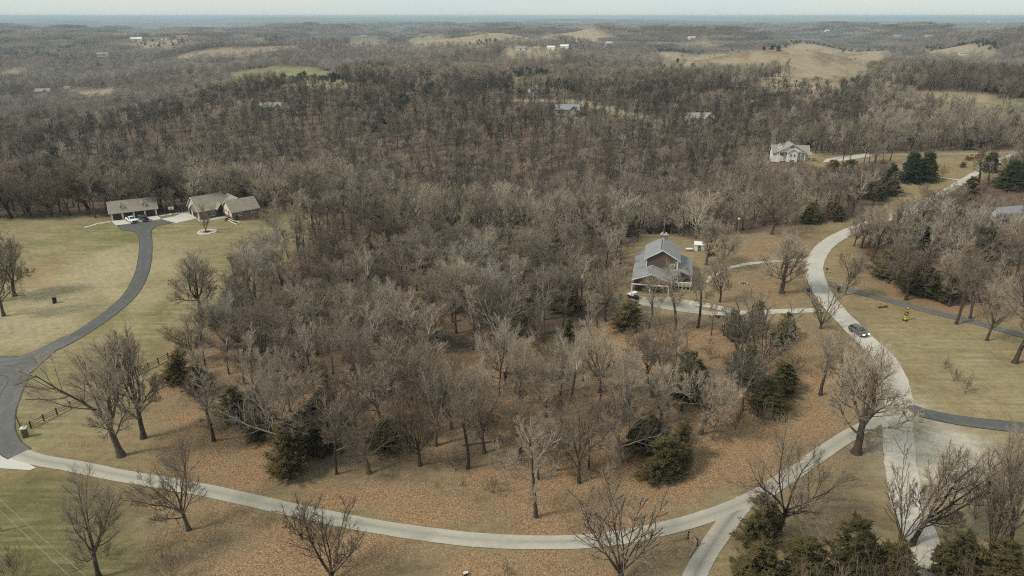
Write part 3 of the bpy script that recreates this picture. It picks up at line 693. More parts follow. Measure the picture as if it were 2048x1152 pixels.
# trees that stand alone: pixel of the foot, row of the tip, width of the crown
SOLO = [
 ('oak0', 198, 1156, 938, 170, 'bare dark-trunked oak at the lower left, below the pale loop road'),
 ('oak1', 378, 1060, 858, 190, 'bare forked oak on leaf litter just below the loop road, left part'),
 ('oak2', 243, 912, 652, 210, 'bare leaning oak by the loop road near the rail fence', (R(2), R(-13))),
 ('oak3', 287, 876, 650, 120, 'upright bare tree right beside the leaning oak by the rail fence'),
 ('forest0', 428, 882, 748, 100, 'thin bare tree at the litter edge between rail fence and dark cedars'),
 ('vase0', 604, 1078, 992, 95, 'small bare multi-stemmed tree on the lower verge of the loop road'),
 ('vase1', 664, 1160, 1015, 160, 'bare vase-shaped tree at the bottom edge, left of centre'),
 ('shrub0', 345, 1158, 1082, 75, 'pale bare sapling at the bottom edge below the forked oak'),
 ('round0', 1072, 1034, 828, 165, 'rounded pale bare tree standing alone on leaf litter above the loop road'),
 ('vase1', 1242, 1160, 965, 215, 'bare vase-shaped tree at the bottom edge, right of centre, overlapping the road'),
 ('oak1', 1556, 1066, 842, 250, 'big many-stemmed bare tree rising from the dark cedars at the lower right'),
 ('oak3', 1712, 906, 688, 190, 'large dark bare oak at the road fork between loop road and gravel road'),
 ('vase0', 1800, 1094, 872, 130, 'slim twin-stemmed bare tree beside the gravel road, bottom right'),
 ('oak2', 1822, 1090, 866, 170, 'bare tree leaning right over the gravel road, bottom right', (R(-4), R(16))),
 ('oak0', 2012, 1112, 808, 170, 'dark bare oak at the right edge below the black asphalt entry'),
 ('vase1', 1975, 1128, 890, 110, 'upright bare tree in front of the dark oak at the right edge'),
 ('oak1', 1682, 792, 640, 120, 'bare tree at the inner edge of the gravel bend below the dark car'),
 ('vase0', 1641, 657, 548, 90, 'bare upright tree by the junction of circle drive and gravel road'),
 ('oak3', 1564, 586, 462, 110, 'dark bare oak standing alone inside the circle drive'),
 ('oak2', 1690, 590, 492, 62, 'bare tree at the start of the asphalt lane beside the bins'),
 ('oak0', 1812, 600, 462, 110, 'bare tree above the asphalt lane over the carved pole'),
 ('forest1', 1912, 648, 490, 90, 'bare slim tree on the asphalt lane, right side'),
 ('forest2', 1940, 637, 500, 80, 'bare slim tree behind the asphalt lane, right side'),
 ('oak1', 1973, 681, 520, 110, 'forked bare tree below the asphalt lane near the right edge'),
 ('oak2', 2029, 726, 520, 150, 'large bare tree at the right edge of the lawn, nearest the camera there'),
 ('oak3', 1897, 612, 500, 80, 'bare tree at the wood edge above the asphalt lane'),
 ('oak0', 1722, 496, 405, 90, 'bare multi-limbed tree beside the upper gravel road bend'),
 ('oak2', 1737, 490, 402, 70, 'bare dark tree just right of the multi-limbed one by the upper bend'),
 ('oak1', 1708, 492, 412, 60, 'bare tree nearest the road at the upper bend'),
 ('oak1', 1543, 469, 345, 125, 'large full-crowned bare oak at the wood edge left of the upper road'),
 ('oak0', 1445, 541, 440, 75, 'bare tree by the upper circle drive right of the grey-roofed house'),
 ('oak3', 1412, 530, 432, 70, 'bare tree beside the white shed behind the grey-roofed house'),
 ('oak2', 1440, 604, 500, 70, 'bare tree on the circle lawn nearest the grey-roofed house'),
 ('vase0', 1475, 716, 578, 120, 'bare vase-shaped tree below the circle drive with a dark cedar at its foot'),
 ('vase1', 1520, 742, 600, 150, 'wide bare vase-shaped tree above the round dark cedars'),
 ('forest1', 1395, 655, 530, 90, 'bare tree in front of the yard of the grey-roofed house, right of three'),
 ('forest2', 1350, 660, 520, 90, 'bare tree in front of the yard of the grey-roofed house, middle of three'),
 ('forest3', 1300, 655, 540, 90, 'bare tree in front of the yard of the grey-roofed house, left of three'),
 ('forest0', 1640, 790, 660, 90, 'thin bare tree left of the gravel bend among leaf litter'),
 ('oak3', 1755, 500, 430, 60, 'small bare tree at the edge of the right-hand wood by the upper bend'),
 ('shrub1', 1930, 788, 742, 45, 'lowest of three bare saplings on the right lawn'),
 ('shrub0', 1908, 763, 728, 42, 'middle of three bare saplings on the right lawn'),
 ('shrub1', 1890, 737, 712, 38, 'highest of three bare saplings on the right lawn'),
 ('oak0', 8, 632, 462, 110, 'large bare tree at the left edge of the lawn'),
 ('oak2', -22, 606, 448, 110, 'bare tree cut by the left edge behind the large one'),
 ('oak3', 30, 592, 470, 80, 'bare tree right of the large one at the left edge'),
 ('oak1', 555, 471, 388, 70, 'bare tree on the grass strip right of the brick house'),
 ('vase1', 412, 465, 408, 40, 'young bare tree inside the white stone ring on the lawn'),
 ('oak3', 403, 628, 500, 110, 'bare tree at the lawn edge in front of the left wood'),
 ('oak0', 497, 586, 470, 120, 'bare tree at the lawn edge where the left wood begins'),
 ('paleoak', 738, 947, 800, 170, 'bare oak with pale crooked limbs at the front of the central wood'),
 ('oak2', 840, 931, 770, 110, 'bare oak with a straight dark foot at the wood front, left of centre'),
 ('forest2', 936, 937, 740, 110, 'slim bare tree with ivy at its foot at the front of the central wood'),
 ('oak1', 1158, 966, 775, 150, 'dark-trunked bare tree right of the rounded tree at the wood front'),
 ('paleoak', 560, 905, 715, 230, 'wide pale-limbed bare oak over dark cedars at the left front of the central wood'),
 ('paleoak', 1240, 925, 790, 170, 'pale-limbed bare tree over the cedars at the right front of the central wood'),
 ('paleoak', 1085, 640, 520, 110, 'pale-limbed bare tree in the clearing left of the grey-roofed house'),
 ('forest3', 1512, 330, 268, 45, 'bare tree left of the white house'),
 ('oak2', 1870, 455, 368, 90, 'pale-limbed bare tree tangled with green boughs beside the upper road'),
 ('woak0', 1843, 442, 362, 75, 'spreading bare tree that hides the upper gravel road, left of two'),
 ('woak2', 1900, 440, 362, 80, 'spreading bare tree that hides the upper gravel road, right of two'),
 ('shrub0', 1885, 357, 322, 22, 'small bare tree on the pasture right of the pines'),
 ('shrub1', 1980, 610, 560, 60, 'bare thicket tree on the slope of the right-hand wood'),
]
ROW = [(-15, 437, 345, 80), (22, 436, 352, 75), (62, 435, 342, 85), (104, 434, 336, 90), (140, 432, 345, 75), (178, 428, 332, 95), (214, 424, 330, 95), (250, 423, 326, 100), (285, 422, 332, 85), (322, 420, 330, 85), (352, 418, 336, 75), (392, 412, 330, 80), (432, 410, 326, 85), (468, 410, 322, 90), (505, 412, 330, 80), (545, 420, 338, 80), (585, 424, 340, 85), (622, 425, 322, 110), (658, 428, 345, 80)]
for i, (px, py, pt, wd) in enumerate(ROW):
    where = 'left of the garage' if px < 200 else ('behind the four-bay garage' if px < 330 else ('behind the brick house' if px < 520 else 'right of the brick house'))
    plant_px(B, 'oak%d' % (i * 3 % 4), px, py, pt, 'large bare oak in the back row of the left lawn, ' + where, group='oaks along the back of the left lawn, ' + where, width=wd)
for s in SOLO:
    key, px, py, pt, wd, lab = s[:6]
    plant_px(B, key, px, py, pt, lab, width=wd, tilt=s[6] if len(s) > 6 else None)
plant_px(B, 'sycamore', 1738, 190, 152, 'white-barked bare tree rising alone above the far woods, upper right', width=26)

SOLO_C = [
 ('cedar0', 1325, 952, 872, 96, 'round dark cedar bush at the right front of the central wood'),
 ('cedar1', 1290, 905, 822, 80, 'dark cedar behind the round one at the right front of the wood'),
 ('cedar2', 578, 942, 838, 84, 'dark cedar at the left front of the central wood, its foot on the litter'),
 ('cedar3', 470, 846, 770, 70, 'dark cedar under the wide pale oak, leftmost of the front'),
 ('cedar0', 520, 868, 775, 80, 'dark cedar in shade between leftmost and front cedars'),
 ('cedar1', 640, 905, 830, 70, 'dark cedar right of the front one under pale limbs'),
 ('cedar2', 778, 902, 834, 62, 'dark cedar behind the pale crooked oak'),
 ('cedar3', 362, 764, 700, 50, 'single cedar standing against the rail fence'),
 ('cedar1', 398, 786, 728, 54, 'cedar beside the one at the rail fence'),
 ('cedar0', 1488, 770, 690, 75, 'dark cedar at the foot of the vase-shaped tree below the circle drive'),
 ('cedar2', 1560, 782, 722, 70, 'cedar at the right end of the central wood near the gravel bend'),
 ('cedar3', 1525, 822, 750, 70, 'cedar at the lower right corner of the central wood'),
 ('cedar1', 1370, 800, 700, 90, 'broad dark cedar inside the right part of the central wood'),
 ('cedar0', 1125, 622, 565, 80, 'dark cedar in the clearing left of the grey-roofed house'),
 ('cedar2', 1075, 612, 572, 60, 'dark cedar at the left of the clearing by the grey-roofed house'),
 ('cedar3', 1260, 655, 600, 70, 'dark cedar below the yard of the grey-roofed house'),
 ('cedar0', 1515, 1085, 985, 80, 'dark cedar under the many-stemmed tree at the lower right'),
 ('cedar1', 1510, 1180, 1078, 100, 'green cedar at the bottom edge beside the gravel track'),
 ('cedar2', 1596, 1180, 1072, 110, 'green cedar at the bottom edge, second from the track'),
 ('cedar3', 1690, 1170, 1030, 105, 'tall green cedar at the bottom edge, third from the track'),
 ('cedar0', 1778, 1185, 1075, 105, 'green cedar at the bottom edge left of the gravel road'),
 ('cedar1', 1905, 1160, 1060, 90, 'dark cedar at the bottom right of the gravel road'),
 ('cedar3', 1985, 1175, 1072, 95, 'dark cedar in the bottom right corner'),
 ('cedar0', 1775, 392, 326, 40, 'dark pointed cedar at the corner of the wood by the pines'),
 ('cedar2', 1742, 398, 358, 55, 'low dark cedar beside the pointed one near the pines'),
 ('cedar1', 1620, 445, 402, 50, 'dark cedar at the wood edge above the upper lawn'),
 ('cedar3', 1665, 440, 402, 46, 'dark cedar at the wood edge nearest the upper road'),
 ('cedar1', 1835, 590, 520, 80, 'dark cedar at the front of the right-hand wood'),
 ('cedar0', 1880, 598, 530, 80, 'second dark cedar at the front of the right-hand wood'),
 ('cedar2', 1780, 560, 490, 70, 'cedar at the left end of the right-hand wood'),
 ('cedar3', 1912, 462, 412, 44, 'dark cedar left of the half-hidden house at the right edge'),
 ('cedar1', 1935, 400, 352, 45, 'cedar by the upper road below the pasture'),
 ('cedar0', 1660, 370, 318, 50, 'dark cedar in the wood right of the white house'),
 ('cedar2', 1695, 362, 318, 44, 'cedar in the wood below the far lane'),
]
for key, px, py, pt, wd, lab in SOLO_C: plant_px('cedar_tree', key, px, py, pt, lab, 'tree', width=wd)
plant_px('pine_tree', 'spruce', 1818, 365, 302, 'dark green pine on the pasture, left of the pair', width=60)
plant_px('pine_tree', 'pine', 1848, 362, 302, 'lighter green pine on the pasture, right of the pair', width=54)
plant_px('pine_tree', 'spruce', 1978, 344, 303, 'small spruce beside the upper gravel road', width=34)
plant_px('pine_tree', 'pine', 2015, 378, 318, 'bright green pine at the right edge by the upper road', width=56)
plant_px('pine_tree', 'pine', 2052, 372, 310, 'bright green pine cut by the right edge', width=56)

# ------------------------------------------------------------------ the woods: the nearest trees one by one, the rest as a mass
def forest_points(lo, hi, step, seed, jit=.48):
    g = np.random.default_rng(seed)
    xs = np.arange(-hi * 1.0, hi * 1.0, step); ys = np.arange(max(40, lo * .6), hi, step)
    px, py = np.meshgrid(xs, ys); px = px.ravel() + g.uniform(-jit, jit, px.size) * step; py = py.ravel() + g.uniform(-jit, jit, py.size) * step
    dd = np.hypot(px, py); k = (dd >= lo) & (dd < hi) & (np.abs(px) < py * .80 + 30)
    return px[k], py[k]
def wooded(px, py, margin=1.5):
    k = ~inpoly(px, py, CLEAR)
    dd = np.hypot(px, py)
    for ln, w in ROADS.values():
        m = dd < 520
        if m.any():
            q = np.ones(len(px), bool); q[m] = ldist(px[m], py[m], ln[::3]) > w / 2 + margin; k &= q
    for P_ in FIELDS + GREENFIELDS: k &= ~inpoly(px, py, P_)
    for hx, hy in FARSPOTS: k &= np.hypot(px - hx, (py - hy)) > (9 if hy < 720 else 14)
    ff = fbm(px / 1500 + 40, py / 700 - 8, 4); k &= ~((ff > .40) & (dd > 2400))
    return k
FAR_BUILD = [  # pixel, size, style, label
 (545, 226, 16, 'house', 'pale house on the far ridge left of centre, half hidden by trees'),
 (1134, 232, 17, 'house', 'grey two-storey house on the far ridge right of centre'),
 (1402, 249, 17, 'house', 'pale wide-roofed house in the woods, right of centre'),
 (85, 190, 18, 'house', 'pale house among trees at the left below the fields'),
 (134, 178, 8, 'shed', 'small white shed right of the pale house at the left'),
 (205, 113, 24, 'barn', 'long white barn in the far woods, upper left'),
 (365, 78, 30, 'barn', 'red-brown barn on the far pasture, upper left'),
 (272, 82, 30, 'shed', 'low white building on the far pasture, upper left'),
 (328, 80, 24, 'house', 'small dark-roofed house by the red-brown barn'),
 (1041, 100, 22, 'barn', 'long white barn at the left of the far farm row'),
 (1072, 99, 14, 'shed', 'white shed second in the far farm row'),
 (1101, 99, 18, 'house', 'white house third in the far farm row'),
 (1128, 97, 20, 'house', 'white house at the right end of the far farm row'),
 (975, 102, 12, 'shed', 'pale shed left of the far farm row'),
 (1220, 90, 20, 'house', 'bright white house at the end of the far lane'),
 (848, 74, 30, 'house', 'tan house on the far pasture near the skyline, centre'),
 (860, 76, 18, 'shed', 'pale shed beside the tan house near the skyline'),
 (728, 75, 22, 'shed', 'pale shed on the far pasture left of centre'),
 (1930, 110, 18, 'barn', 'white flat-roofed building among far trees at the upper right'),
 (1860, 76, 26, 'shed', 'long pale shed on the far plain, right'),
 (1795, 75, 24, 'barn', 'long dull shed on the far plain, left of the pale one'),
 (1525, 64, 26, 'house', 'white building on the far plain, right of centre'),
 (1656, 64, 24, 'house', 'small white house on the far plain near the skyline'),
 (1385, 79, 22, 'house', 'white house by the far dark tree row'),
 (505, 178, 7, 'shed', 'tiny white shed in the woods left of centre'),
 (1078, 186, 15, 'barn', 'low tan-roofed shed in the woods behind the grey house'),
]
FARSPOTS = []
for b_ in FAR_BUILD:
    p = G(b_[0], b_[1]); FARSPOTS.append((p[0], p[1]))
    for q_ in (.985, .97, .955, .94):
        if p[1] > 720: FARSPOTS.append((p[0] * q_, p[1] * q_))
FARSPOTS = np.array(FARSPOTS)
def vis(px, py, pz):
    """projected photo pixel"""
    dx, dy, dz = px, py, pz - HC
    dep = dy * AF[1] + dz * AF[2]; return 1024 + F * dx / dep, 576 - F * (dy * AU[1] + dz * AU[2]) / dep
# stretches of younger, lower growth: columns, lowest foot row, row its tips stay under
YOUNG = [(1522, 1668, 322., 331), (1665, 1785, 332, 322), (1785, 2140, 374, 390), (1975, 2140, 455, 418), (1225, 1425, 598, 545), (1425, 1640, 470, 330)]
def hmax(p):
    u, v = vis(p[0], p[1], p[2]); m = 99.
    for u0, u1, vb, vt in YOUNG:
        if u0 < u < u1 and v > vb: m = min(m, top_h(p, vt))
    return max(m, 2.6)
def hmaxs(px, py, pz):
    u, v = vis(px, py, pz); m = np.full(len(px), 99.); D_ = py
    for u0, u1, vb, vt in YOUNG:
        k_ = (u > u0) & (u < u1) & (v > vb); tt = HC - py * math.tan(PIT - math.atan((576 - vt) / F)) - pz
        m = np.where(k_, np.minimum(m, tt), m)
    return np.maximum(m, 2.2)
near_x, near_y = forest_points(60, 300, 5.9, 21); k = wooded(near_x, near_y)
k2 = fbm(near_x / 26 + 11, near_y / 26, 2)[k] < .42; near_x, near_y = near_x[k][k2], near_y[k][k2]
tk = np.array(TAKEN)
k = np.array([np.min(np.hypot(tk[:, 0] - a, tk[:, 1] - b)) > 3.2 for a, b in zip(near_x, near_y)])
near_x, near_y = near_x[k], near_y[k]; near_z = H(near_x, near_y); dn = np.hypot(near_x, near_y)
u_, v_ = vis(near_x, near_y, near_z + 6)
inside = (u_ > -40) & (u_ < 2088) & (v_ < 1180)
order = np.argsort(np.where(inside, dn, 1e9))
g2 = np.random.default_rng(31); conif = g2.uniform(0, 1, len(near_x)) < .055 + .10 * sm(.1, .6, fbm(near_x / 40, near_y / 40, 2))
n_ind = 296 - COUNT[B]; used = np.zeros(len(near_x), bool); ci = 0
def zone_label(a, b):
    u, v = vis(a, b, float(H(a, b)))
    if u > 1640: return 'bare tree in the right-hand wood between upper road and asphalt lane', 'trees of the right-hand wood'
    if v > 760: return 'bare tree along the front of the central wood facing the loop road', 'trees at the front of the central wood'
    if u < 620: return 'bare tree in the left part of the central wood beside the lawn', 'trees in the left part of the central wood'
    if u > 1180: return 'bare tree in the wood round the grey-roofed house', 'trees in the wood round the grey-roofed house'
    return 'bare tree deep in the middle of the central wood', 'trees in the middle of the central wood'
def low_zone(a, b):
    u, v = vis(a, b, float(H(a, b))); return 1225 < u < 1460 and 600 < v < 735
for i in order:
    if n_ind <= 0: break
    if not inside[i]: break
    p = (near_x[i], near_y[i], near_z[i]); used[i] = True
    if conif[i]:
        ci += 1
        plant('cedar_tree', 'cedar%d' % g2.integers(4), p, g2.uniform(4, 8.5), 'small dark cedar growing among the bare trees of the wood', 'tree', 'cedars scattered in the wood', wide=g2.uniform(.8, 1.15)); continue
    if low_zone(p[0], p[1]):
        if g2.uniform() < .5: continue
        plant(B, 'forest%d' % g2.integers(4), p, g2.uniform(5.5, 8.5), 'slight bare tree in the thin growth before the grey-roofed house', 'tree', 'slight trees before the grey-roofed house'); n_ind -= 1; continue
    key = ['forest0', 'forest1', 'forest2', 'forest3', 'forest0', 'forest2', 'woak1', 'woak3', 'woak0', 'oak2', 'paleoak'][g2.integers(11)]
    lb, gp = zone_label(p[0], p[1])
    plant(B, key, p, min(hmax(p), g2.uniform(8., 16.5)), lb, 'tree', gp, wide=g2.uniform(.75, 1.2)); n_ind -= 1

# scattered masses
TPL = bpy.data.collections.new('tree_templates')
def tpl(name, me):
    o = bpy.data.objects.new(name, me); TPL.objects.link(o); return o
def gn_scatter(name, tcol, pts, rot, scl, idx, label, cat_):
    me = bpy.data.meshes.new(name); me.vertices.add(len(pts)); me.vertices.foreach_set('co', pts.astype(np.float32).ravel())
    vattr(me, 'rot', rot); vattr(me, 'scl', scl); vattr(me, 'pick', idx, 'INT'); me.update()
    o = ob(name, me)
    ng = bpy.data.node_groups.new(name, 'GeometryNodeTree')
    ng.interface.new_socket('Geometry', in_out='INPUT', socket_type='NodeSocketGeometry'); ng.interface.new_socket('Geometry', in_out='OUTPUT', socket_type='NodeSocketGeometry')
    gi = ng.nodes.new('NodeGroupInput'); go = ng.nodes.new('NodeGroupOutput'); ip = ng.nodes.new('GeometryNodeInstanceOnPoints')
    cinf = ng.nodes.new('GeometryNodeCollectionInfo'); cinf.inputs['Collection'].default_value = tcol
    cinf.inputs['Separate Children'].default_value = True; cinf.inputs['Reset Children'].default_value = True
    def named(n_, t_):
        a = ng.nodes.new('GeometryNodeInputNamedAttribute'); a.data_type = t_; a.inputs['Name'].default_value = n_
        return [s for s in a.outputs if s.enabled and s.name == 'Attribute'][0]
    cx = ng.nodes.new('ShaderNodeCombineXYZ'); L = ng.links
    L.new(named('rot', 'FLOAT'), cx.inputs['Z'])
    L.new(gi.outputs[0], ip.inputs['Points']); L.new(cinf.outputs[0], ip.inputs['Instance']); ip.inputs['Pick Instance'].default_value = True
    L.new(named('pick', 'INT'), ip.inputs['Instance Index']); L.new(cx.outputs[0], ip.inputs['Rotation']); L.new(named('scl', 'FLOAT'), ip.inputs['Scale'])
    L.new(ip.outputs[0], go.inputs[0])
    md = o.modifiers.new('scatter', 'NODES'); md.node_group = ng
    return tag(o, label, cat_, kind='stuff')
# 0-3 full trees, 4-7 middle distance, 8-10 far, 11-12 patches of distant wood
for i in range(4):
    me, hh = joined('wt', 200 + i, 'forest', 0); tpl('a%02d' % i, me)
for i in range(4):
    me, hh = joined('wt', 220 + i, 'forest' if i < 3 else 'oak', 1); tpl('a%02d' % (4 + i), me)
def far_tree(seed, n=130):
    g = np.random.default_rng(seed); t = g.uniform(0, 1, n)
    az = g.uniform(0, 6.28, n); rr = np.sqrt(g.uniform(.02, 1, n)) * 3.9; zz = 5.2 + 7. * t; rr *= np.sqrt(np.clip(1 - ((zz - 8.2) / 5.6) ** 2, .05, 1))
    pos = np.stack([rr * np.cos(az), rr * np.sin(az), zz], 1); dirn = np.stack([pos[:, 0] * .25, pos[:, 1] * .25, np.full(n, 1.)], 1) + g.normal(0, .35, (n, 3))
    V, Fc = pyramids(pos, dirn, g.uniform(1.6, 3.2, n), g.uniform(.07, .14, n), g)
    tv, tf = pyramids(np.zeros((1, 3)), np.array([[0, 0, 1.]]), np.array([11.]), np.array([.3]), g)
    return (V, Fc), (tv, tf)
FT = [far_tree(700 + i) for i in range(3)]
for i, (c, t) in enumerate(FT):
    V, Fc = cat([t, c]); me = mk_mesh('wt', V, Fc, M['bark']); me.materials.append(M['fartwig']); mi = np.ones(len(Fc), np.int32); mi[:len(t[1])] = 0; me.polygons.foreach_set('material_index', mi); tpl('a%02d' % (8 + i), me)
for i in range(2):
    g = np.random.default_rng(730 + i); parts = []
    for a in range(-4, 5):
        for b in range(-4, 5):
            if a * a + b * b > 19: continue
            c, t = far_tree(740 + (a + b) % 3, 34); v = c[0].copy(); s = g.uniform(.8, 1.2); v *= np.array([s * 1.25, s * 1.25, s]); v[:, :2] += np.array([a, b]) * 9. + g.uniform(-3.5, 3.5, 2)
            pz = v; w = np.repeat((g.uniform(2., 3.2)), 1); parts.append((pz, c[1]))
    V, Fc = cat(parts)
    cc = V.reshape(-1, 4, 3); mid = cc[:, :3].mean(1, keepdims=True); cc[:, :3] = mid + (cc[:, :3] - mid) * 2.4
    tpl('a%02d' % (11 + i), mk_mesh('wt', cc.reshape(-1, 3), Fc, M['fartwig']))
for i in range(2):
    me, hh = joined('wt', 250 + i, 'trunky', 1, ('bark', 'darklimb', 'darktwig')); tpl('a%02d' % (13 + i), me)
PT = []; PK = []; SC = []
gm = np.random.default_rng(41)
rest = ~used & ~conif
PT.append(np.stack([near_x[rest], near_y[rest], near_z[rest] - .15], 1)); n = rest.sum(); PK.append(np.where(dn[rest] < 215, gm.integers(0, 4, n), gm.integers(4, 8, n))); SC.append(np.minimum(gm.uniform(.60, 1.12, n), hmaxs(near_x[rest], near_y[rest], near_z[rest]) / 17.))
for lo, hi, st, a, b in ((300, 820, 5.4, 4, 8), (820, 2000, 8.6, 8, 11)):
    fx, fy = forest_points(lo, hi, st, int(lo)); k = wooded(fx, fy); fx, fy = fx[k], fy[k]; n = len(fx)
    pk = gm.integers(a, b, n); sc = np.minimum(gm.uniform(.62, 1.12, n), hmaxs(fx, fy, H(fx, fy)) / 17.)
    if a == 4:
        face = (fy > 370) & (fy < 600) & (fx > -330 + 90 * gm.normal(0, .3, n)) & (fx < 190 + (fy - 370) * .5); pk = np.where(face & (gm.uniform(0, 1, n) < .75), gm.integers(13, 15, n), pk)
        keep = ~face | (gm.uniform(0, 1, n) < .62); fx, fy, pk, sc = fx[keep], fy[keep], pk[keep], sc[keep]
    PT.append(np.stack([fx, fy, H(fx, fy) - .3], 1)); PK.append(pk); SC.append(sc)
fx, fy = forest_points(2000, 8000, 62, 5); k = wooded(fx, fy); fx, fy = fx[k], fy[k]; n = len(fx)
PT.append(np.stack([fx, fy, H(fx, fy) - 1.5], 1)); PK.append(gm.integers(11, 13, n)); SC.append(gm.uniform(.85, 1.15, n))
PT = np.concatenate(PT); PK = np.concatenate(PK); SC = np.concatenate(SC)
gn_scatter('woodland', TPL, PT, gm.uniform(0, 6.28, len(PT)), SC, PK, 'mass of bare grey-brown winter woods rolling back to the skyline', 'woods')
# cedars of the far woods
TPC = bpy.data.collections.new('cedar_templates')
for i in range(3):
    f, w = make_conifer(660 + i, 420, 8., 2.5, 'cedar', 2.6); o = bpy.data.objects.new('c%d' % i, mk_mesh('ct', f[0], f[1], M['cedar_far'])); TPC.objects.link(o)
CP = [np.stack([near_x[conif & ~used], near_y[conif & ~used]], 1)]
fx, fy = forest_points(300, 2200, 13, 77); k = wooded(fx, fy); fx, fy = fx[k], fy[k]
k = gm.uniform(0, 1, len(fx)) < .02 + .75 * sm(.35, .8, fbm(fx / 170 + 9, fy / 120, 3)); CP.append(np.stack([fx[k], fy[k]], 1))
for a, b, n, w in (((1250, 104), (1380, 106), 60, 8), ((1380, 104), (1550, 101), 60, 10), ((1550, 95), (1800, 98), 110, 14), ((1835, 96), (2005, 96), 80, 14), ((1000, 149), (1105, 152), 45, 6), ((90, 96), (195, 95), 40, 16), ((290, 90), (390, 84), 36, 16), ((530, 82), (560, 80), 20, 14), ((560, 165), (700, 163), 60, 12), ((940, 86), (980, 82), 12, 10)):
    t = gm.uniform(0, 1, n); A_ = G(*a)[:2]; B_ = G(*b)[:2]; CP.append(A_ + (B_ - A_) * t[:, None] + gm.normal(0, w, (n, 2)))
for P_, n in ((FIELDS[0], 45),):
    lo, hi = P_.min(0), P_.max(0); q = gm.uniform(0, 1, (n * 3, 2)) * (hi - lo) + lo; CP.append(q[inpoly(q[:, 0], q[:, 1], P_)][:n])
CP = np.concatenate(CP); CP = CP[hmaxs(CP[:, 0], CP[:, 1], H(CP[:, 0], CP[:, 1])) > 9.]
gn_scatter('cedar_woods', TPC, np.concatenate([CP, (H(CP[:, 0], CP[:, 1]) - .2)[:, None]], 1), gm.uniform(0, 6.28, len(CP)), gm.uniform(.55, 1.25, len(CP)), gm.integers(0, 3, len(CP)), 'dark cedars dotted through the distant woods and field edges', 'cedars')
# undergrowth
TPU = bpy.data.collections.new('brush_templates')
for i in range(3):
    me, hh = joined('bt', 520 + i, 'shrub', 1, ('brush', 'brush', 'brush')); o = bpy.data.objects.new('u%d' % i, me); TPU.objects.link(o)
fx, fy = forest_points(60, 330, 5.2, 88); k = wooded(fx, fy, .5) & (gm.uniform(0, 1, len(fx)) < .55); fx, fy = fx[k], fy[k]
P_ = FIELDS[0]; lo, hi = P_.min(0), P_.max(0); q = gm.uniform(0, 1, (1400, 2)) * (hi - lo) + lo; q = q[inpoly(q[:, 0], q[:, 1], P_)]; q = q[fbm(q[:, 0] / 38 + 2, q[:, 1] / 60, 3) > .05]
us = np.concatenate([gm.uniform(.10, .30, len(fx)), gm.uniform(.12, .34, len(q))]); fx = np.concatenate([fx, q[:, 0]]); fy = np.concatenate([fy, q[:, 1]])
gn_scatter('undergrowth', TPU, np.stack([fx, fy, H(fx, fy) - .05], 1), gm.uniform(0, 6.28, len(fx)), us, gm.integers(0, 3, len(fx)), 'low bare brush growing under the trees of the woods', 'brush')

# ------------------------------------------------------------------ materials of built things
def roof_mat(name, lo, hi):
    m, nt, b = new_mat(name, .95); tc = nd(nt, 'ShaderNodeTexCoord'); v = tc.outputs['Object']
    n1 = noise(nt, v, 6., 2., .7); n2 = noise(nt, v, .7, 4.)
    k = mth(nt, 'ADD', mth(nt, 'MULTIPLY', n1, .6), mth(nt, 'MULTIPLY', n2, .4))
    nt.links.new(rmp(nt, k, [(.3, lo), (.7, hi)]), b.inputs['Base Color']); return m
def brick_mat(name, a, b2, mort):
    m, nt, b = new_mat(name, .95); tc = nd(nt, 'ShaderNodeTexCoord'); v = tc.outputs['Object']
    n1 = noise(nt, v, 4., 3., .8); n2 = noise(nt, v, .8, 3.)
    c = rmp(nt, n1, [(.25, a), (.55, b2), (.8, mort)])
    c = mixc(nt, mth(nt, 'MULTIPLY', n2, .6), c, tuple(x * .6 for x in a)); nt.links.new(c, b.inputs['Base Color']); return m
M['tanroof'] = roof_mat('tan_shingles', (.20, .17, .128), (.37, .322, .25))
M['greyroof'] = roof_mat('grey_shingles', (.20, .20, .196), (.31, .312, .306))
M['oldroof'] = roof_mat('weathered_shingles', (.22, .20, .165), (.36, .33, .28))
M['brick'] = brick_mat('red_brick', (.17, .108, .078), (.29, .20, .148), (.38, .31, .245))
M['brick_dark'] = brick_mat('dark_brick', (.095, .066, .050), (.165, .118, .088), (.21, .165, .125))
M['stone'] = brick_mat('pale_stone', (.32, .27, .21), (.45, .39, .31), (.55, .50, .42))
M['white'] = plain('white_paint', (.72, .70, .65), .7, .1)
M['cream'] = plain('cream_siding', (.62, .58, .48), .8, .12)
M['darkdoor'] = plain('dark_door', (.030, .018, .016), .6, .2)
M['glass'] = plain('window_glass', (.035, .04, .045), .15, .2, spec=.5)
M['darkwood'] = plain('dark_wood', (.035, .026, .019), .9, .3, 4.)
M['greywood'] = plain('grey_wood', (.26, .215, .15), .95, .3, 5.)
M['redwood'] = plain('red_brown_wood', (.30, .12, .06), .85, .3, 4.)
M['black'] = plain('black_plastic', (.018, .018, .02), .5, .2)
M['blackpaint'] = plain('black_car_paint', (.012, .012, .014), .25, .2, spec=.5)
M['greypaint'] = plain('dark_grey_car_paint', (.10, .11, .115), .3, .15, spec=.5)
M['whitepaint'] = plain('white_car_paint', (.78, .78, .76), .35, .06, spec=.5)
M['chrome'] = plain('chrome', (.6, .6, .6), .25, .1, metal=1.)
M['tyre'] = plain('tyre_rubber', (.02, .02, .02), .9, .2)
M['bluebin'] = plain('dark_blue_plastic', (.02, .035, .06), .5, .2)
M['yellow'] = plain('yellow_paint', (.50, .34, .07), .8, .25, 3.)
M['red'] = plain('tail_light_red', (.35, .02, .02), .4, .1)
M['orange'] = plain('orange_lamp', (.7, .25, .05), .4, .1)
M['mulch'] = plain('mulch', (.07, .04, .028), 1., .4, 6.)
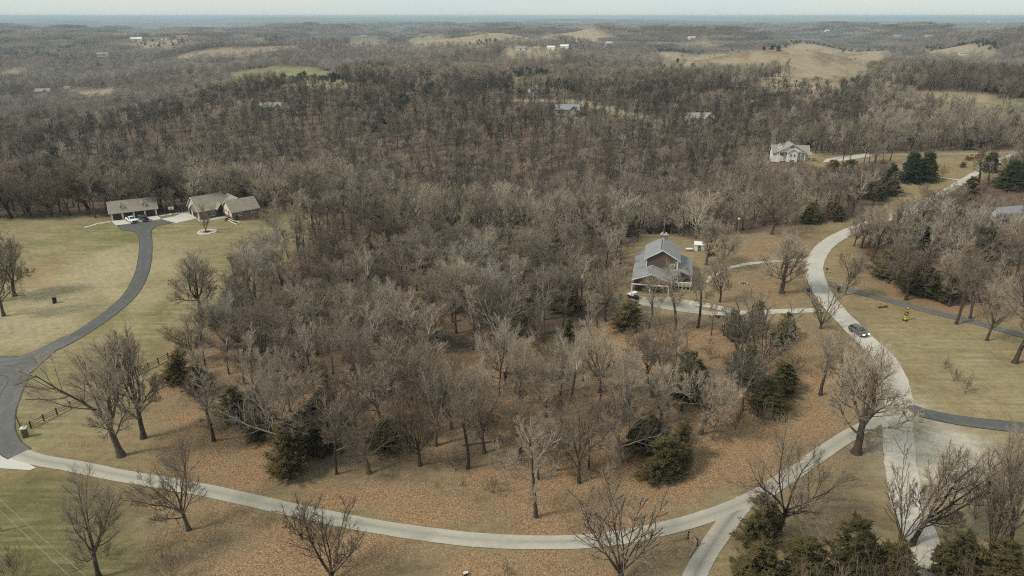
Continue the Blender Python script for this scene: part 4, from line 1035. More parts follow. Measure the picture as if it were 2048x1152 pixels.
M['metal'] = plain('galvanised_steel', (.45, .45, .44), .5, .15, metal=.6)
M['pole'] = plain('weathered_pole', (.36, .32, .26), .95, .2, 3.)
M['rust'] = plain('rusty_roof', (.34, .15, .09), .9, .3)
M['stonewhite'] = plain('white_limestone', (.62, .58, .49), .95, .2, 2.)
M['cowhide'] = plain('black_cowhide', (.018, .015, .013), .8, .3)
def lampmat():
    m, nt, b = new_mat('headlamp_lit', .3); b.inputs['Base Color'].default_value = (.9, .85, .75, 1)
    b.inputs['Emission Color'].default_value = (1., .85, .65, 1); b.inputs['Emission Strength'].default_value = 3.; return m
M['lamp'] = lampmat()

def window(parent, axis, c, w, h, frame='white', depth=.06, out=-1):
    """window on a wall; axis is the wall normal axis, out its sign; c centre on the wall plane"""
    a, b = (0, .05 * out) if out > 0 else (.05 * out, 0)
    def bx(mb, u0, u1, z0, z1, d0, d1):
        lo, hi = min(d0, d1), max(d0, d1)
        if axis == 'y': mb.box(c[0] + u0, c[0] + u1, c[1] + lo, c[1] + hi, c[2] + z0, c[2] + z1)
        else: mb.box(c[0] + lo, c[0] + hi, c[1] + u0, c[1] + u1, c[2] + z0, c[2] + z1)
        return mb
    f = MB(); t = .11
    for u0, u1, z0, z1 in ((-w / 2 - t, -w / 2, -h / 2 - t, h / 2 + t), (w / 2, w / 2 + t, -h / 2 - t, h / 2 + t), (-w / 2, w / 2, h / 2, h / 2 + t), (-w / 2, w / 2, -h / 2 - t, -h / 2)):
        bx(f, u0, u1, z0, z1, 0, .08 * out)
    wo = f.build('window', M[frame], parent)
    bx(MB(), -w / 2, w / 2, -h / 2, h / 2, 0, .03 * out).build('pane', M['glass'], wo)
    bx(MB(), -w / 2, w / 2, -.035, .035, .03 * out, .06 * out).build('glazing_bar', M[frame], wo)
    return wo
def door_panel(parent, axis, c, w, h, mat, out=-1, name='garage_door', rows=4):
    def bx(mb, u0, u1, z0, z1, d1):
        lo, hi = min(0, d1 * out), max(0, d1 * out)
        if axis == 'y': mb.box(c[0] + u0, c[0] + u1, c[1] + lo, c[1] + hi, c[2] + z0, c[2] + z1)
        else: mb.box(c[0] + lo, c[0] + hi, c[1] + u0, c[1] + u1, c[2] + z0, c[2] + z1)
        return mb
    m = MB()
    for i in range(rows):
        bx(m, -w / 2, w / 2, h * i / rows + .02, h * (i + 1) / rows - .02, .05)
    return m.build(name, M[mat], parent)
def gable_roof(parent, x0, x1, y0, y1, ze, zr, mat, axis='x', over=.45, th=.18, gable=True, name='roof', trim='white', hip1=0., hip0=0.):
    """gable roof, ridge along axis; eaves at ze (wall line), ridge at zr"""
    if axis == 'y':
        tf = lambda p: (p[1], p[0], p[2]); a0, a1, b0, b1 = y0, y1, x0, x1
    else: tf = lambda p: p; a0, a1, b0, b1 = x0, x1, y0, y1
    bm_ = (b0 + b1) / 2; sl = (zr - ze) / (bm_ - b0); zo = ze - sl * over
    m = MB(); A0, A1 = a0 - over, a1 + over
    V = []
    for dz in (0, th):
        V += [(A0, b0 - over, zo + dz), (A1, b0 - over, zo + dz), (A1 - hip1, bm_, zr + dz), (A0 + hip0, bm_, zr + dz), (A0, b1 + over, zo + dz), (A1, b1 + over, zo + dz)]
    Fc = [(6, 7, 8, 9), (9, 8, 11, 10), (3, 2, 1, 0), (4, 5, 2, 3), (0, 1, 7, 6), (5, 4, 10, 11), (0, 6, 9, 3), (3, 9, 10, 4), (1, 2, 8, 7), (2, 5, 11, 8)]
    if hip1: Fc += [(7, 11, 8), (1, 2, 5)]
    if hip0: Fc += [(10, 6, 9), (0, 4, 3)]
    m.add([tf(v) for v in V], Fc); r = m.build(name, M[mat], parent)
    if trim:
        for A, hp in ((A0 - .04, hip0), (A1 + .04, hip1)):
            if hp: continue
            t = MB()
            for s, e in (((A, b0 - over, zo), (A, bm_, zr)), ((A, bm_, zr), (A, b1 + over, zo))):
                v = [(A - .03, s[1], s[2] - .02), (A + .03, s[1], s[2] - .02), (A + .03, e[1], e[2] - .02), (A - .03, e[1], e[2] - .02)]
                v += [(q[0], q[1], q[2] + th + .03) for q in v]
                t.add([tf(q) for q in v], [(0, 1, 2, 3), (4, 7, 6, 5), (0, 4, 5, 1), (1, 5, 6, 2), (2, 6, 7, 3), (3, 7, 4, 0)])
            t.build('verge_board', M[trim], r)
    return r
def gable_wall(parent, x0, x1, y0, y1, z0, ze, zr, mat, axis='x', name='wall'):
    """solid walls of a block with gable ends"""
    if axis == 'x': m = MB().prism([(y0, z0), (y1, z0), (y1, ze), ((y0 + y1) / 2, zr), (y0, ze)], 'x', x0, x1)
    else: m = MB().prism([(x0, z0), (x1, z0), (x1, ze), ((x0 + x1) / 2, zr), (x0, ze)], 'y', y0, y1)
    return m.build(name, M[mat], parent)

# ------------------------------------------------------------------ four-bay garage
UA = math.atan2(.48293, .87566)
g0 = np.array([-134.5, 221.5])
e = empty('garage', (g0[0], g0[1], HZ(g0)), UA)
tag(e, 'long tan four-bay garage with dark doors and two dormers', 'garage')
gable_wall(e, 0, 13.85, 0, 7.4, -1, 2.62, 5.5, 'brick')
rf = gable_roof(e, 0, 13.85, 0, 7.4, 2.7, 5.62, 'tanroof', 'x', .5, .16, trim='cream')
for i, (a, b) in enumerate(((.35, 3.15), (3.75, 6.5), (7.1, 9.9), (10.5, 13.3))):
    door_panel(e, 'y', ((a + b) / 2, -.002, .1), b - a, 2.15, 'darkdoor')
for xx in (.02, 3.2, 6.55, 9.95, 13.35):
    MB().box(xx, xx + .5, -.12, -.004, 0, 2.4).build('pillar', M['cream'], e)
window(e, 'x', (-.002, 3.4, 1.6), .5, .8, out=-1)
for dx in (3.5, 10.2):
    dd = gable_wall(e, dx - .75, dx + .75, .95, 3.0, 3.2, 4.45, 5.1, 'cream', 'y', 'dormer')
    window(dd, 'y', (dx, .948, 4.15), .5, .65)
    gable_roof(dd, dx - .75, dx + .75, .95, 3.2, 4.48, 5.15, 'tanroof', 'y', .22, .08, name='dormer_roof', trim='cream')
MB().box(-.5, -.2, 6.4, 6.7, 2.3, 2.6).build('wall_lamp', M['white'], e)

# ------------------------------------------------------------------ brick ranch house
h0 = np.array([-94.15, 221.54]); e = empty('brick_house', (h0[0], h0[1], HZ(h0)), UA + R(13.5))
tag(e, 'rambling brick house with tan hipped and gabled roofs above the lawn', 'house')
gable_wall(e, .5, 9.7, .5, 8.4, -2.6, 2.8, 5.9, 'brick')                                  # wing
MB().prism([(.62, 1.2), (8.2, 1.2), (8.2, 2.8), (4.45, 5.75), (.62, 2.8)], 'x', .42, .5).build('gable_cladding', M['cream'], e)
gable_roof(e, .5, 9.7, .5, 8.4, 2.88, 6.0, 'tanroof', 'x', .42, trim='cream')
gable_wall(e, -7.3, 7.6, 9., 19.2, -2, 2.8, 4.2, 'brick_dark')                            # main block
MB().prism([(9., -1), (19.2, -1), (19.2, 2.8), (14.1, 6.6), (9., 2.8)], 'x', -7.42, -7.3).build('gable_front', M['cream'], e)
gable_roof(e, -7.3, 7.6, 9., 19.2, 2.88, 6.75, 'tanroof', 'x', .45, trim='white', hip1=5.6)
gable_wall(e, .6, 8.8, 3., 13., -1, 2.75, 4.4, 'brick_dark', 'y')                          # link between them
gable_roof(e, .6, 8.8, 4.6, 13.4, 2.84, 6.25, 'tanroof', 'y', .4, trim=None, hip0=.1)
gable_roof(e, -1.6, 1.2, 7.6, 11., 2.9, 4.6, 'tanroof', 'y', .25, .12, name='porch_roof', trim='cream')
MB().prism([(-1.5, 2.6), (1.1, 2.6), (-.2, 4.35)], 'y', 7.7, 7.8).build('porch_gable', M['darkwood'], e)
for xx in (-1.55, 1.0): MB().box(xx, xx + .22, 7.65, 7.87, 0, 2.7).build('porch_post', M['darkwood'], e)
door_panel(e, 'x', (-7.422, 17.4, .05), 2.3, 2.25, 'darkdoor'); door_panel(e, 'x', (-7.422, 12.7, .05), 4.6, 2.25, 'darkdoor')
pf = MB().prism([(9.6, 2.35), (15.6, 2.35), (12.6, 4.4)], 'x', -8.0, -7.45).build('garage_gable', M['brick'], e)
MB().prism([(9.3, 2.4), (12.6, 4.62), (15.9, 2.4), (15.9, 2.55), (12.6, 4.8), (9.3, 2.55)], 'x', -8.3, -7.3).build('garage_gable_roof', M['tanroof'], e)
window(e, 'x', (-7.422, 14.1, 4.9), .7, .9, out=-1)
for cx_, cz_ in ((3.2, 1.75), (7.8, 1.85)): window(e, 'y', (cx_, .498, cz_), .95, .95)
window(e, 'y', (7.2, .498, -.9), .95, .8)
window(e, 'x', (.418, 3.0, 1.9), 1.0, 1.7, out=-1)
window(e, 'y', (-2.6, 8.998, 1.4), .9, 1.5)
door_panel(e, 'y', (-.3, 8.99, .1), 1., 2.1, 'darkdoor', name='front_door', rows=3)
MB().box(9.7, 10.6, 2.0, 3.6, -2.4, .2).build('side_step', M['stonewhite'], e)
# planting bed with pale kerb in front of the wing
for nm, ln, lab in (('garden_bed', [(455, 436), (463, 441), (470, 443), (477, 444.5), (479, 447), (474, 449.5), (466, 446), (458, 442), (451, 438)], 'dark mulch bed with pale stone edge in front of the brick house'),):
    P_ = G2(ln); V = [(p[0], p[1], HZ(p) + .14) for p in P_] + [(p[0], p[1], HZ(p) - .1) for p in P_]; n = len(P_)
    bo = ob(nm, mk_mesh(nm, V, [tuple(range(n))[::-1]] + [(i, (i + 1) % n, n + (i + 1) % n, n + i) for i in range(n)], M['mulch'])); tag(bo, lab, 'flower bed')
    for i in range(n):
        a, b = P_[i], P_[(i + 1) % n]
        MB().bar((*a, HZ(a) + .12), (*b, HZ(b) + .12), .16, 5).build('edging_stone', M['stonewhite'], bo)
for i, (px, py, r_) in enumerate(((452, 441, .55), (459, 437.5, .5), (475, 440, .7))):
    f, w = make_conifer(810 + i, 260, r_ * 1.9, r_, 'cedar', .5); o = ob('garden_shrub', mk_mesh('garden_shrub', f[0], f[1], M['brownleaf']), None, G(px, py))
    tag(o, ['small brown shrub at the left end of the mulch bed', 'small brown shrub by the porch of the brick house', 'brown shrub against the brick wing'][i], 'shrub')
# stone ring round the young tree
c = G(414, 464); ro = empty('stone_ring', c); tag(ro, 'white limestone ring with dark mulch round the young tree on the lawn', 'planter')
for i in range(22):
    a = 2 * math.pi * i / 22; m = MB(); a1 = a + 2 * math.pi / 22 * .93
    pts = [(r_ * math.cos(t), r_ * math.sin(t)) for r_, t in ((2.2, a), (2.95, a), (2.95, a1), (2.2, a1))]
    m.prism(pts, 'z', -.2, .16 + .05 * math.sin(i * 2.7)); m.build('stone', M['stonewhite'], ro)
MB().lathe((0, 0, -.1), [(2.2, 0), (2.2, .16), (1.1, .2)], 20).build('gravel_fill', M['stone'], ro)
MB().lathe((0, 0, 0), [(1.1, 0), (1.05, .16), (.3, .24)], 16).build('mulch_mound', M['mulch'], ro)
# stone edging left of the garage
so_ = empty('stone_edging', G(206, 449)); tag(so_, 'low row of white stones curving from the garage across the lawn', 'edging'); q0 = np.array(so_.location)
ln = line([(172, 455), (184, 452), (196, 448), (210, 446), (223, 443)])
for i in range(0, len(ln) - 1):
    for f_ in (0, .5):
        p = ln[i] * (1 - f_) + ln[i + 1] * f_
        MB().cyl((p[0] - q0[0], p[1] - q0[1], HZ(p) - q0[2] - .1), .48 + .08 * math.sin(i * 3 + f_), .35, 7, .36).build('stone', M['stonewhite'], so_)
# dark board fence behind the court
fo = empty('board_fence', G(336, 428.5)); tag(fo, 'short fence of dark posts behind the court between garage and brick house', 'fence'); q0 = np.array(fo.location)
A_, B_ = G(317, 429)[:2], G(368, 424.5)[:2]; nP = 9
for i in range(nP):
    p = A_ + (B_ - A_) * i / (nP - 1); MB().box(p[0] - q0[0] - .15, p[0] - q0[0] + .15, p[1] - q0[1] - .15, p[1] - q0[1] + .15, HZ(p) - q0[2] - .2, HZ(p) - q0[2] + 1.5).build('post', M['darkwood'], fo)
    if i:
        o_ = A_ + (B_ - A_) * (i - 1) / (nP - 1)
        for zz in (.5, 1.1): MB().bar((*(o_ - q0[:2]), HZ(o_) - q0[2] + zz), (*(p - q0[:2]), HZ(p) - q0[2] + zz), .05, 4).build('rail', M['darkwood'], fo)
# basketball hoop
p = G(346, 434); e = empty('basketball_hoop', p, R(20)); tag(e, 'basketball hoop with white backboard beside the concrete court', 'basketball hoop')
MB().cyl((0, 0, 0), .09, 3.2, 8).build('pole', M['black'], e); MB().bar((0, 0, 3.0), (0, -.7, 3.3), .06).build('arm', M['black'], e)
bbd = MB().box(-.95, .95, -.8, -.72, 2.75, 3.95).build('backboard', M['white'], e)
m = MB()
for a, b, c_, d_ in ((-.95, .95, 3.83, 3.96), (-.95, .95, 2.74, 2.86), (-.96, -.84, 2.86, 3.83), (.84, .96, 2.86, 3.83)): m.box(a, b, -.83, -.805, c_, d_)
m.build('border', M['black'], bbd); MB().box(-.3, .3, -.83, -.805, 3.0, 3.45).build('target_square', M['metal'], bbd)
rm = MB()
for i in range(10):
    a, b = 2 * math.pi * i / 10, 2 * math.pi * (i + 1) / 10; rm.bar((.23 * math.cos(a), -1.05 + .23 * math.sin(a), 3.05), (.23 * math.cos(b), -1.05 + .23 * math.sin(b), 3.05), .02, 4)
rm.build('rim', M['orange'], e)

# ------------------------------------------------------------------ vehicles (nose towards +x)
def wheels(e, xs, half, r, w=.24):
    for xx in xs:
        for s in (-1, 1):
            wo = MB().cyl((xx, s * half - w / 2, r), r, w, 14, axis='y').build('wheel', M['tyre'], e)
            MB().cyl((xx, s * (half + .01) + (w / 2 - .02 if s > 0 else -w / 2 - .0), r), r * .58, .03, 10, axis='y').build('rim', M['chrome'], wo)
def hull(sections):
    """closed skin through cross sections (x, list of (y,z))"""
    m = MB(); n = len(sections[0][1]); V = [(xx, a, b) for xx, pr in sections for a, b in pr]; Fc = []
    for i in range(len(sections) - 1):
        for j in range(n): Fc.append((i * n + j, i * n + (j + 1) % n, (i + 1) * n + (j + 1) % n, (i + 1) * n + j))
    Fc += [tuple(range(n))[::-1], tuple(range((len(sections) - 1) * n, len(sections) * n))]; return m.add(V, Fc)
def sect(w, z0, z1, b=.08): return [(-w + b, z0), (w - b, z0), (w, z0 + b), (w, z1 - b), (w - b, z1), (-w + b, z1), (-w, z1 - b), (-w, z0 + b)]
def pickup(p, rz, paint, label, bed_cover=None):
    e = empty('pickup_truck', p, rz); tag(e, label, 'pickup truck')
    hull([(-2.9, sect(.92, .55, 1.10)), (-2.85, sect(.97, .42, 1.22)), (-.75, sect(.98, .40, 1.25)), (.9, sect(.98, .40, 1.22)), (1.2, sect(.98, .40, 1.18)), (2.65, sect(.95, .42, 1.10)), (2.9, sect(.86, .5, .98))]).build('body', M[paint], e, smooth=False)
    cabn = hull([(-.85, sect(.9, 1.22, 1.28, .02)), (-.55, sect(.80, 1.22, 1.86)), (.45, sect(.80, 1.22, 1.86)), (1.25, sect(.86, 1.20, 1.26, .02))]).build('cab', M[paint], e)
    MB().prism([(-.72, 1.30), (.62, 1.30), (.42, 1.76), (-.52, 1.76)], 'y', -.875, -.80).build('side_window', M['glass'], cabn)
    MB().prism([(-.72, 1.30), (.62, 1.30), (.42, 1.76), (-.52, 1.76)], 'y', .80, .875).build('side_window', M['glass'], cabn)
    MB().add([(1.24, -.76, 1.29), (1.24, .76, 1.29), (.52, .70, 1.83), (.52, -.70, 1.83), (1.20, -.76, 1.25), (1.20, .76, 1.25), (.48, .70, 1.79), (.48, -.70, 1.79)], [(0, 1, 2, 3), (4, 7, 6, 5), (0, 4, 5, 1), (1, 5, 6, 2), (2, 6, 7, 3), (3, 7, 4, 0)]).build('windscreen', M['glass'], cabn)
    MB().add([(-.86, -.7, 1.32), (-.86, .7, 1.32), (-.62, .66, 1.78), (-.62, -.66, 1.78), (-.80, -.7, 1.32), (-.80, .7, 1.32), (-.56, .66, 1.78), (-.56, -.66, 1.78)], [(3, 2, 1, 0), (4, 5, 6, 7), (0, 1, 5, 4), (1, 2, 6, 5), (2, 3, 7, 6), (3, 0, 4, 7)]).build('rear_window', M['glass'], cabn)
    MB().box(-2.72, -.95, -.78, .78, 1.18, 1.27).build('bed_cover', M[bed_cover or 'black'], e)
    MB().box(2.84, 2.98, -.7, .7, .55, .9).build('grille', M['black'], e)
    MB().box(2.75, 3.02, -.93, .93, .38, .56).build('front_bumper', M['chrome' if paint != 'blackpaint' else 'chrome'], e)
    MB().box(-3.05, -2.8, -.93, .93, .42, .60).build('rear_bumper', M['chrome'], e)
    for s in (-1, 1):
        MB().box(2.78, 2.94, s * .74 - .14, s * .74 + .14, .72, .95).build('headlight', M['chrome'], e)
        MB().box(-2.93, -2.86, s * .84 - .09, s * .84 + .09, .72, 1.08).build('tail_light', M['red'], e)
        MB().box(.82, 1.0, s * 1.1 - .12, s * 1.1 + .12, 1.22, 1.42).build('mirror', M['black'], e)
    wheels(e, (-1.85, 1.9), .86, .42); return e
GU = np.array([math.cos(UA), math.sin(UA)]); GV = np.array([-GU[1], GU[0]])
def gpos(u, v):
    q = g0 + GU * u + GV * v; return (q[0], q[1], HZ(q) + .10)
pickup(gpos(5.85, -4.5), UA + R(-72), 'whitepaint', 'white pickup truck parked nose out before the tan garage')
pickup(gpos(9.4, -4.4), UA + R(-76), 'blackpaint', 'black pickup truck parked beside the white one before the garage', 'metal')
def suv(p, rz, label):
    e = empty('car', p, rz); tag(e, label, 'car')
    hull([(-2.2, sect(.80, .5, .95)), (-2.1, sect(.88, .36, 1.02)), (0, sect(.91, .32, 1.05)), (1.0, sect(.91, .33, 1.02)), (1.9, sect(.88, .36, .92)), (2.2, sect(.76, .45, .80))]).build('body', M['greypaint'], e)
    cabn = hull([(-2.05, sect(.80, 1.0, 1.06, .02)), (-1.7, sect(.70, 1.02, 1.60)), (-.3, sect(.72, 1.02, 1.68)), (.25, sect(.72, 1.02, 1.62)), (1.05, sect(.80, 1.0, 1.06, .02))]).build('cabin', M['greypaint'], e)
    for s in (-1, 1):
        a, b = sorted((s * .715, s * .79)); MB().prism([(-1.75, 1.10), (.78, 1.10), (.22, 1.54), (-1.55, 1.52)], 'y', a, b).build('side_window', M['glass'], cabn)
        hl = MB().box(2.02, 2.22, s * .62 - .2, s * .62 + .2, .62, .84).build('headlight', M['lamp'], e)
        MB().box(-2.2, -2.1, s * .7 - .1, s * .7 + .1, .7, .98).build('tail_light', M['red'], e)
        MB().box(.62, .8, s * 1.0 - .1, s * 1.0 + .1, 1.02, 1.2).build('mirror', M['black'], e)
    MB().add([(1.06, -.70, 1.08), (1.06, .70, 1.08), (.30, .64, 1.60), (.30, -.64, 1.60), (1.0, -.70, 1.04), (1.0, .70, 1.04), (.24, .64, 1.56), (.24, -.64, 1.56)], [(0, 1, 2, 3), (4, 7, 6, 5), (0, 4, 5, 1), (1, 5, 6, 2), (2, 6, 7, 3), (3, 7, 4, 0)]).build('windscreen', M['glass'], cabn)
    MB().box(2.16, 2.26, -.5, .5, .42, .62).build('grille', M['black'], e)
    wheels(e, (-1.35, 1.38), .80, .36); return e
p = G(1716, 668); suv((p[0], p[1], p[2] + .1), R(-72), 'dark grey car with lit headlights driving down the gravel road')

# ------------------------------------------------------------------ rail fence, gate pillar
A_ = G(62, 856)[:2]; B_ = G(392, 691)[:2]; L_ = np.linalg.norm(B_ - A_); nP = 16
fo = empty('rail_fence', (*A_, HZ(A_))); tag(fo, 'weathered post and rail fence running from the brick gate pillar to the cedars', 'fence'); q0 = np.array(fo.location)
gq = np.random.default_rng(3); prev = None
for i in range(nP):
    p = A_ + (B_ - A_) * i / (nP - 1) + gq.normal(0, .05, 2); zt = HZ(p)
    MB().bar((*(p - q0[:2]), zt - q0[2] - .2), (p[0] - q0[0] + gq.normal(0, .04), p[1] - q0[1], zt - q0[2] + 1.35), .12, 6).build('post', M['darkwood'], fo)
    if prev is not None:
        for zz in (.40, .78, 1.15):
            MB().bar((*(prev - q0[:2]), HZ(prev) - q0[2] + zz + gq.normal(0, .03)), (*(p - q0[:2]), zt - q0[2] + zz + gq.normal(0, .03)), .075, 5).build('rail', M['greywood'], fo)
    prev = p
p = G(52, 874); e = empty('gate_pillar', p, R(25)); e.scale = (.64, .64, .85); tag(e, 'brick gate pillar with white stone cap beside the asphalt bend', 'pillar')
MB().box(-.55, .55, -.55, .55, -.2, 1.9).build('shaft', M['brick_dark'], e); MB().prism([(-.72, -.72), (.72, -.72), (.72, .72), (-.72, .72)], 'z', 1.9, 2.12).build('cap', M['stonewhite'], e)
MB().lathe((.1, .1, 2.1), [(.25, 0), (.3, .12), (.2, .3), (.05, .36)], 8).build('cap_stone', M['stonewhite'], e)
a = G(47, 870); b = G(36, 846); e = empty('iron_gate', a); tag(e, 'dark iron gate leaf standing open beside the brick gate pillar', 'gate'); dv = b - a
for i in range(8):
    q = dv * i / 7; MB().bar((q[0], q[1], q[2] + .15), (q[0], q[1], q[2] + 1.6 + .3 * i / 7), .035, 4).build('bar', M['black'], e)
for zz in (.25, .9, 1.5): MB().bar((0, 0, zz), (dv[0], dv[1], dv[2] + zz + .2), .05, 4).build('cross_rail', M['black'], e)
MB().bar((0, 0, -.1), (0, 0, 1.7), .08, 6).build('gate_post', M['black'], e)
# small corner of rail fence near the track
e = empty('rail_fence', G(1376, 1082)); tag(e, 'broken zigzag of old rails beside the gravel track', 'fence'); q0 = np.array(e.location)
pp = [G(1338, 1086), G(1376, 1078), G(1393, 1092), G(1378, 1116)]
for a, b in zip(pp[:-1], pp[1:]):
    for zz in (.45, .95): MB().bar((*(a[:2] - q0[:2]), a[2] - q0[2] + zz), (*(b[:2] - q0[:2]), b[2] - q0[2] + zz * (.9 if b is not pp[3] else .2)), .075, 5).build('rail', M['greywood'], e)
for a in pp[1:3]: MB().bar((*(a[:2] - q0[:2]), a[2] - q0[2] - .2), (*(a[:2] - q0[:2]), a[2] - q0[2] + 1.25), .11, 6).build('post', M['darkwood'], e)

# ------------------------------------------------------------------ grey-roofed brick house
a_ = R(-12.5); o_ = np.array([33.85, 164.96]); z0 = HZ(np.array([38, 166])) - .05
e = empty('grey_roofed_house', (o_[0], o_[1], z0), a_); tag(e, 'brick house with steep grey shingle roofs and low side roofs among trees', 'house')
gable_wall(e, .35, 8.65, .3, 11., 0, 6.4, 8.7, 'brick_dark', 'y')
up = gable_roof(e, .35, 8.65, .3, 11., 6.5, 8.95, 'greyroof', 'y', .45, .2, trim='white')
for i in range(6): MB().box(4.02, 4.28, 1.2 + i * 1.45, 1.5 + i * 1.45, 8.82, 9.2).build('roof_vent', M['black'], up)
MB().box(4.6, 4.75, 3.2, 3.35, 8.0, 9.0).build('vent_pipe', M['black'], e); 
ch = MB().box(3.6, 5.6, 11.1, 12.2, 0, 9.6).build('chimney', M['brick'], e); MB().box(3.5, 5.7, 11.0, 12.3, 9.6, 9.85).build('chimney_cap', M['stone'], ch)
for xx in (4.0, 5.1): MB().cyl((xx, 11.6, 9.85), .2, .5, 8).build('chimney_pot', M['stonewhite'], ch)
MB().bar((4.4, 12.4, 6), (4.4, 12.4, 13.5), .05, 5).build('aerial_mast', M['metal'], e)
for xx in (.42, 8.2): MB().box(xx, xx + .35, .12, .298, 3.2, 6.3).build('corner_board', M['white'], e)
window(e, 'y', (7.1, .298, 4.7), .9, 1.4)
# front garage block
gable_wall(e, -2.1, 6.6, -6.3, .3, 0, 3.05, 4.5, 'brick_dark', 'y', 'garage_wall')
lo_ = gable_roof(e, -2.1, 6.6, -6.3, .25, 3.15, 4.75, 'greyroof', 'y', .5, .18, trim='white')
for i in range(3): MB().box(1.98, 2.2, -4.8 + i * 1.5, -4.5 + i * 1.5, 4.74, 5.0).build('roof_vent', M['black'], lo_)
for cx_ in (0, 4.4): door_panel(e, 'y', (cx_, -6.304, .05), 3.2, 2.3, 'darkdoor')
# side roofs
MB().prism([(-2.6, 2.9), (.35, 4.3), (.35, 4.5), (-2.6, 3.08)], 'y', .3, 14.5).build('side_roof', M['greyroof'], e)
MB().prism([(-2.1, 0), (.35, 0), (.35, 4.25), (-2.1, 3.1)], 'y', .35, 14.2).build('side_wall', M['brick_dark'], e)
MB().prism([(8.65, 4.15), (12.4, 3.0), (12.4, 3.2), (8.65, 4.4)], 'y', -1.2, 12.5).build('side_roof', M['greyroof'], e)
MB().prism([(6.6, 3.05), (9.2, 3.05), (9.2, 4.2), (6.6, 4.2)], 'y', -1.2, .3).build('fill_roof', M['greyroof'], e)
MB().prism([(8.65, 0), (10.4, 0), (10.4, 3.5), (8.65, 4.1)], 'y', 1., 12.2).build('side_wall', M['brick'], e)
MB().box(6.7, 12.3, -3.3, 1.0, .9, 1.05).build('deck', M['greywood'], e)
for i in range(6): MB().box(7.0 + i * .95, 7.14 + i * .95, -3.2, -3.06, 0, 2.0).build('baluster_post', M['white'], e)
MB().box(6.8, 12.2, -3.24, -3.02, 1.9, 2.05).build('handrail', M['white'], e)
for yy in (-1.0, 4., 8., 12.2): MB().box(12.0, 12.2, yy, yy + .2, 0, 3.05).build('porch_post', M['white'], e)
for xx in (-2.5, 1.9, 6.4): MB().box(xx, xx + .22, -8.2, -7.98, 0, 2.5).build('pergola_post', M['white'], e)
MB().box(-2.6, 6.8, -8.22, -7.96, 2.4, 2.6).build('pergola_beam', M['white'], e)
for i in range(3): window(e, 'x', (10.402, 3.2 + 3 * i, 1.8), 1., 1.2, out=1)
window(e, 'y', (8.2, -1.0, 2.2), .9, 1.1); window(e, 'y', (10.1, .998, 2.2), .9, 1.1)
# things round it
p = G(1398, 500); e = empty('garden_shed', p, R(-12)); tag(e, 'small white roofed shed behind the grey-roofed house', 'shed')
gable_wall(e, -1.4, 1.4, -1.1, 1.1, -.2, 1.9, 2.5, 'white'); gable_roof(e, -1.4, 1.4, -1.1, 1.1, 1.95, 2.6, 'white', 'x', .2, .08, trim=None); door_panel(e, 'y', (0, -1.104, 0), .9, 1.7, 'darkdoor', name='door', rows=2)
p = G(1378, 502); e = empty('garden_table', p); tag(e, 'low white table on the bare earth left of the white shed', 'table')
MB().box(-1., 1., -.6, .6, .68, .78).build('table_top', M['white'], e)
for sx in (-.8, .8):
    for sy in (-.45, .45): MB().box(sx - .06, sx + .06, sy - .06, sy + .06, 0, .68).build('leg', M['metal'], e)
p = G(1425, 512); e = empty('wood_pile', p, R(10)); tag(e, 'dark stacked log pile beside the white shed', 'wood pile')
for r_ in range(3):
    for k_ in range(7 - r_): MB().cyl((-1.5 + k_ * .45 + r_ * .22, -.5, .2 + r_ * .38), .2, 1.1, 7, axis='y').build('log', M['redwood' if (r_ + k_) % 3 == 0 else 'darkwood'], e)
p = G(1266, 597); e = empty('utility_cart', p, R(-50)); tag(e, 'white and black utility cart parked left of the grey-roofed house', 'cart')
hull([(-1.4, sect(.65, .45, .8)), (0, sect(.68, .4, .85)), (1.2, sect(.62, .45, .95)), (1.5, sect(.5, .5, .8))]).build('body', M['black'], e); MB().box(-1.35, -.2, -.62, .62, .86, 1.12).build('cargo_bed', M['white'], e)
MB().box(-.2, .9, -.6, .6, 1.75, 1.85).build('canopy', M['white'], e)
for sx in (-.15, .82):
    for sy in (-.55, .55): MB().bar((sx, sy, .85), (sx, sy, 1.75), .03, 4).build('canopy_post', M['black'], e)
MB().box(-.1, .35, -.55, .55, .85, 1.05).build('seat', M['white'], e); wheels(e, (-.9, 1.0), .62, .3, .2)
p = G(1438, 634); e = empty('well_house', p, R(-10)); tag(e, 'small white-topped brown box beside the lower circle drive', 'box')
MB().box(-.9, .9, -.7, .7, -.1, .85).build('box', M['redwood'], e); MB().prism([(-.95, .86), (.95, .86), (.0, 1.25)], 'x', -1.15, 1.15).build('lid', M['white'], e)
p = G(1479, 660); e = empty('trampoline', p); tag(e, 'round black trampoline among the trees below the circle drive', 'trampoline')
MB().lathe((0, 0, .75), [(1.5, 0), (1.55, .08), (1.2, .1)], 20).build('mat', M['black'], e)
for i in range(6):
    a = i * math.pi / 3; MB().bar((1.4 * math.cos(a), 1.4 * math.sin(a), 0), (1.4 * math.cos(a), 1.4 * math.sin(a), .78), .04, 5).build('leg', M['metal'], e)
p = G(1487, 568); e = empty('fire_ring', p); tag(e, 'small ring of tan stones on the circle lawn', 'fire pit')
for i in range(12):
    a = i * math.pi / 6; MB().cyl((1.1 * math.cos(a), .95 * math.sin(a), -.1), .26, .4, 6, .2).build('stone', M['stone'], e)
MB().lathe((0, 0, -.1), [(.85, 0), (.85, .16), (.3, .18)], 12).build('ash_bed', M['mulch'], e)
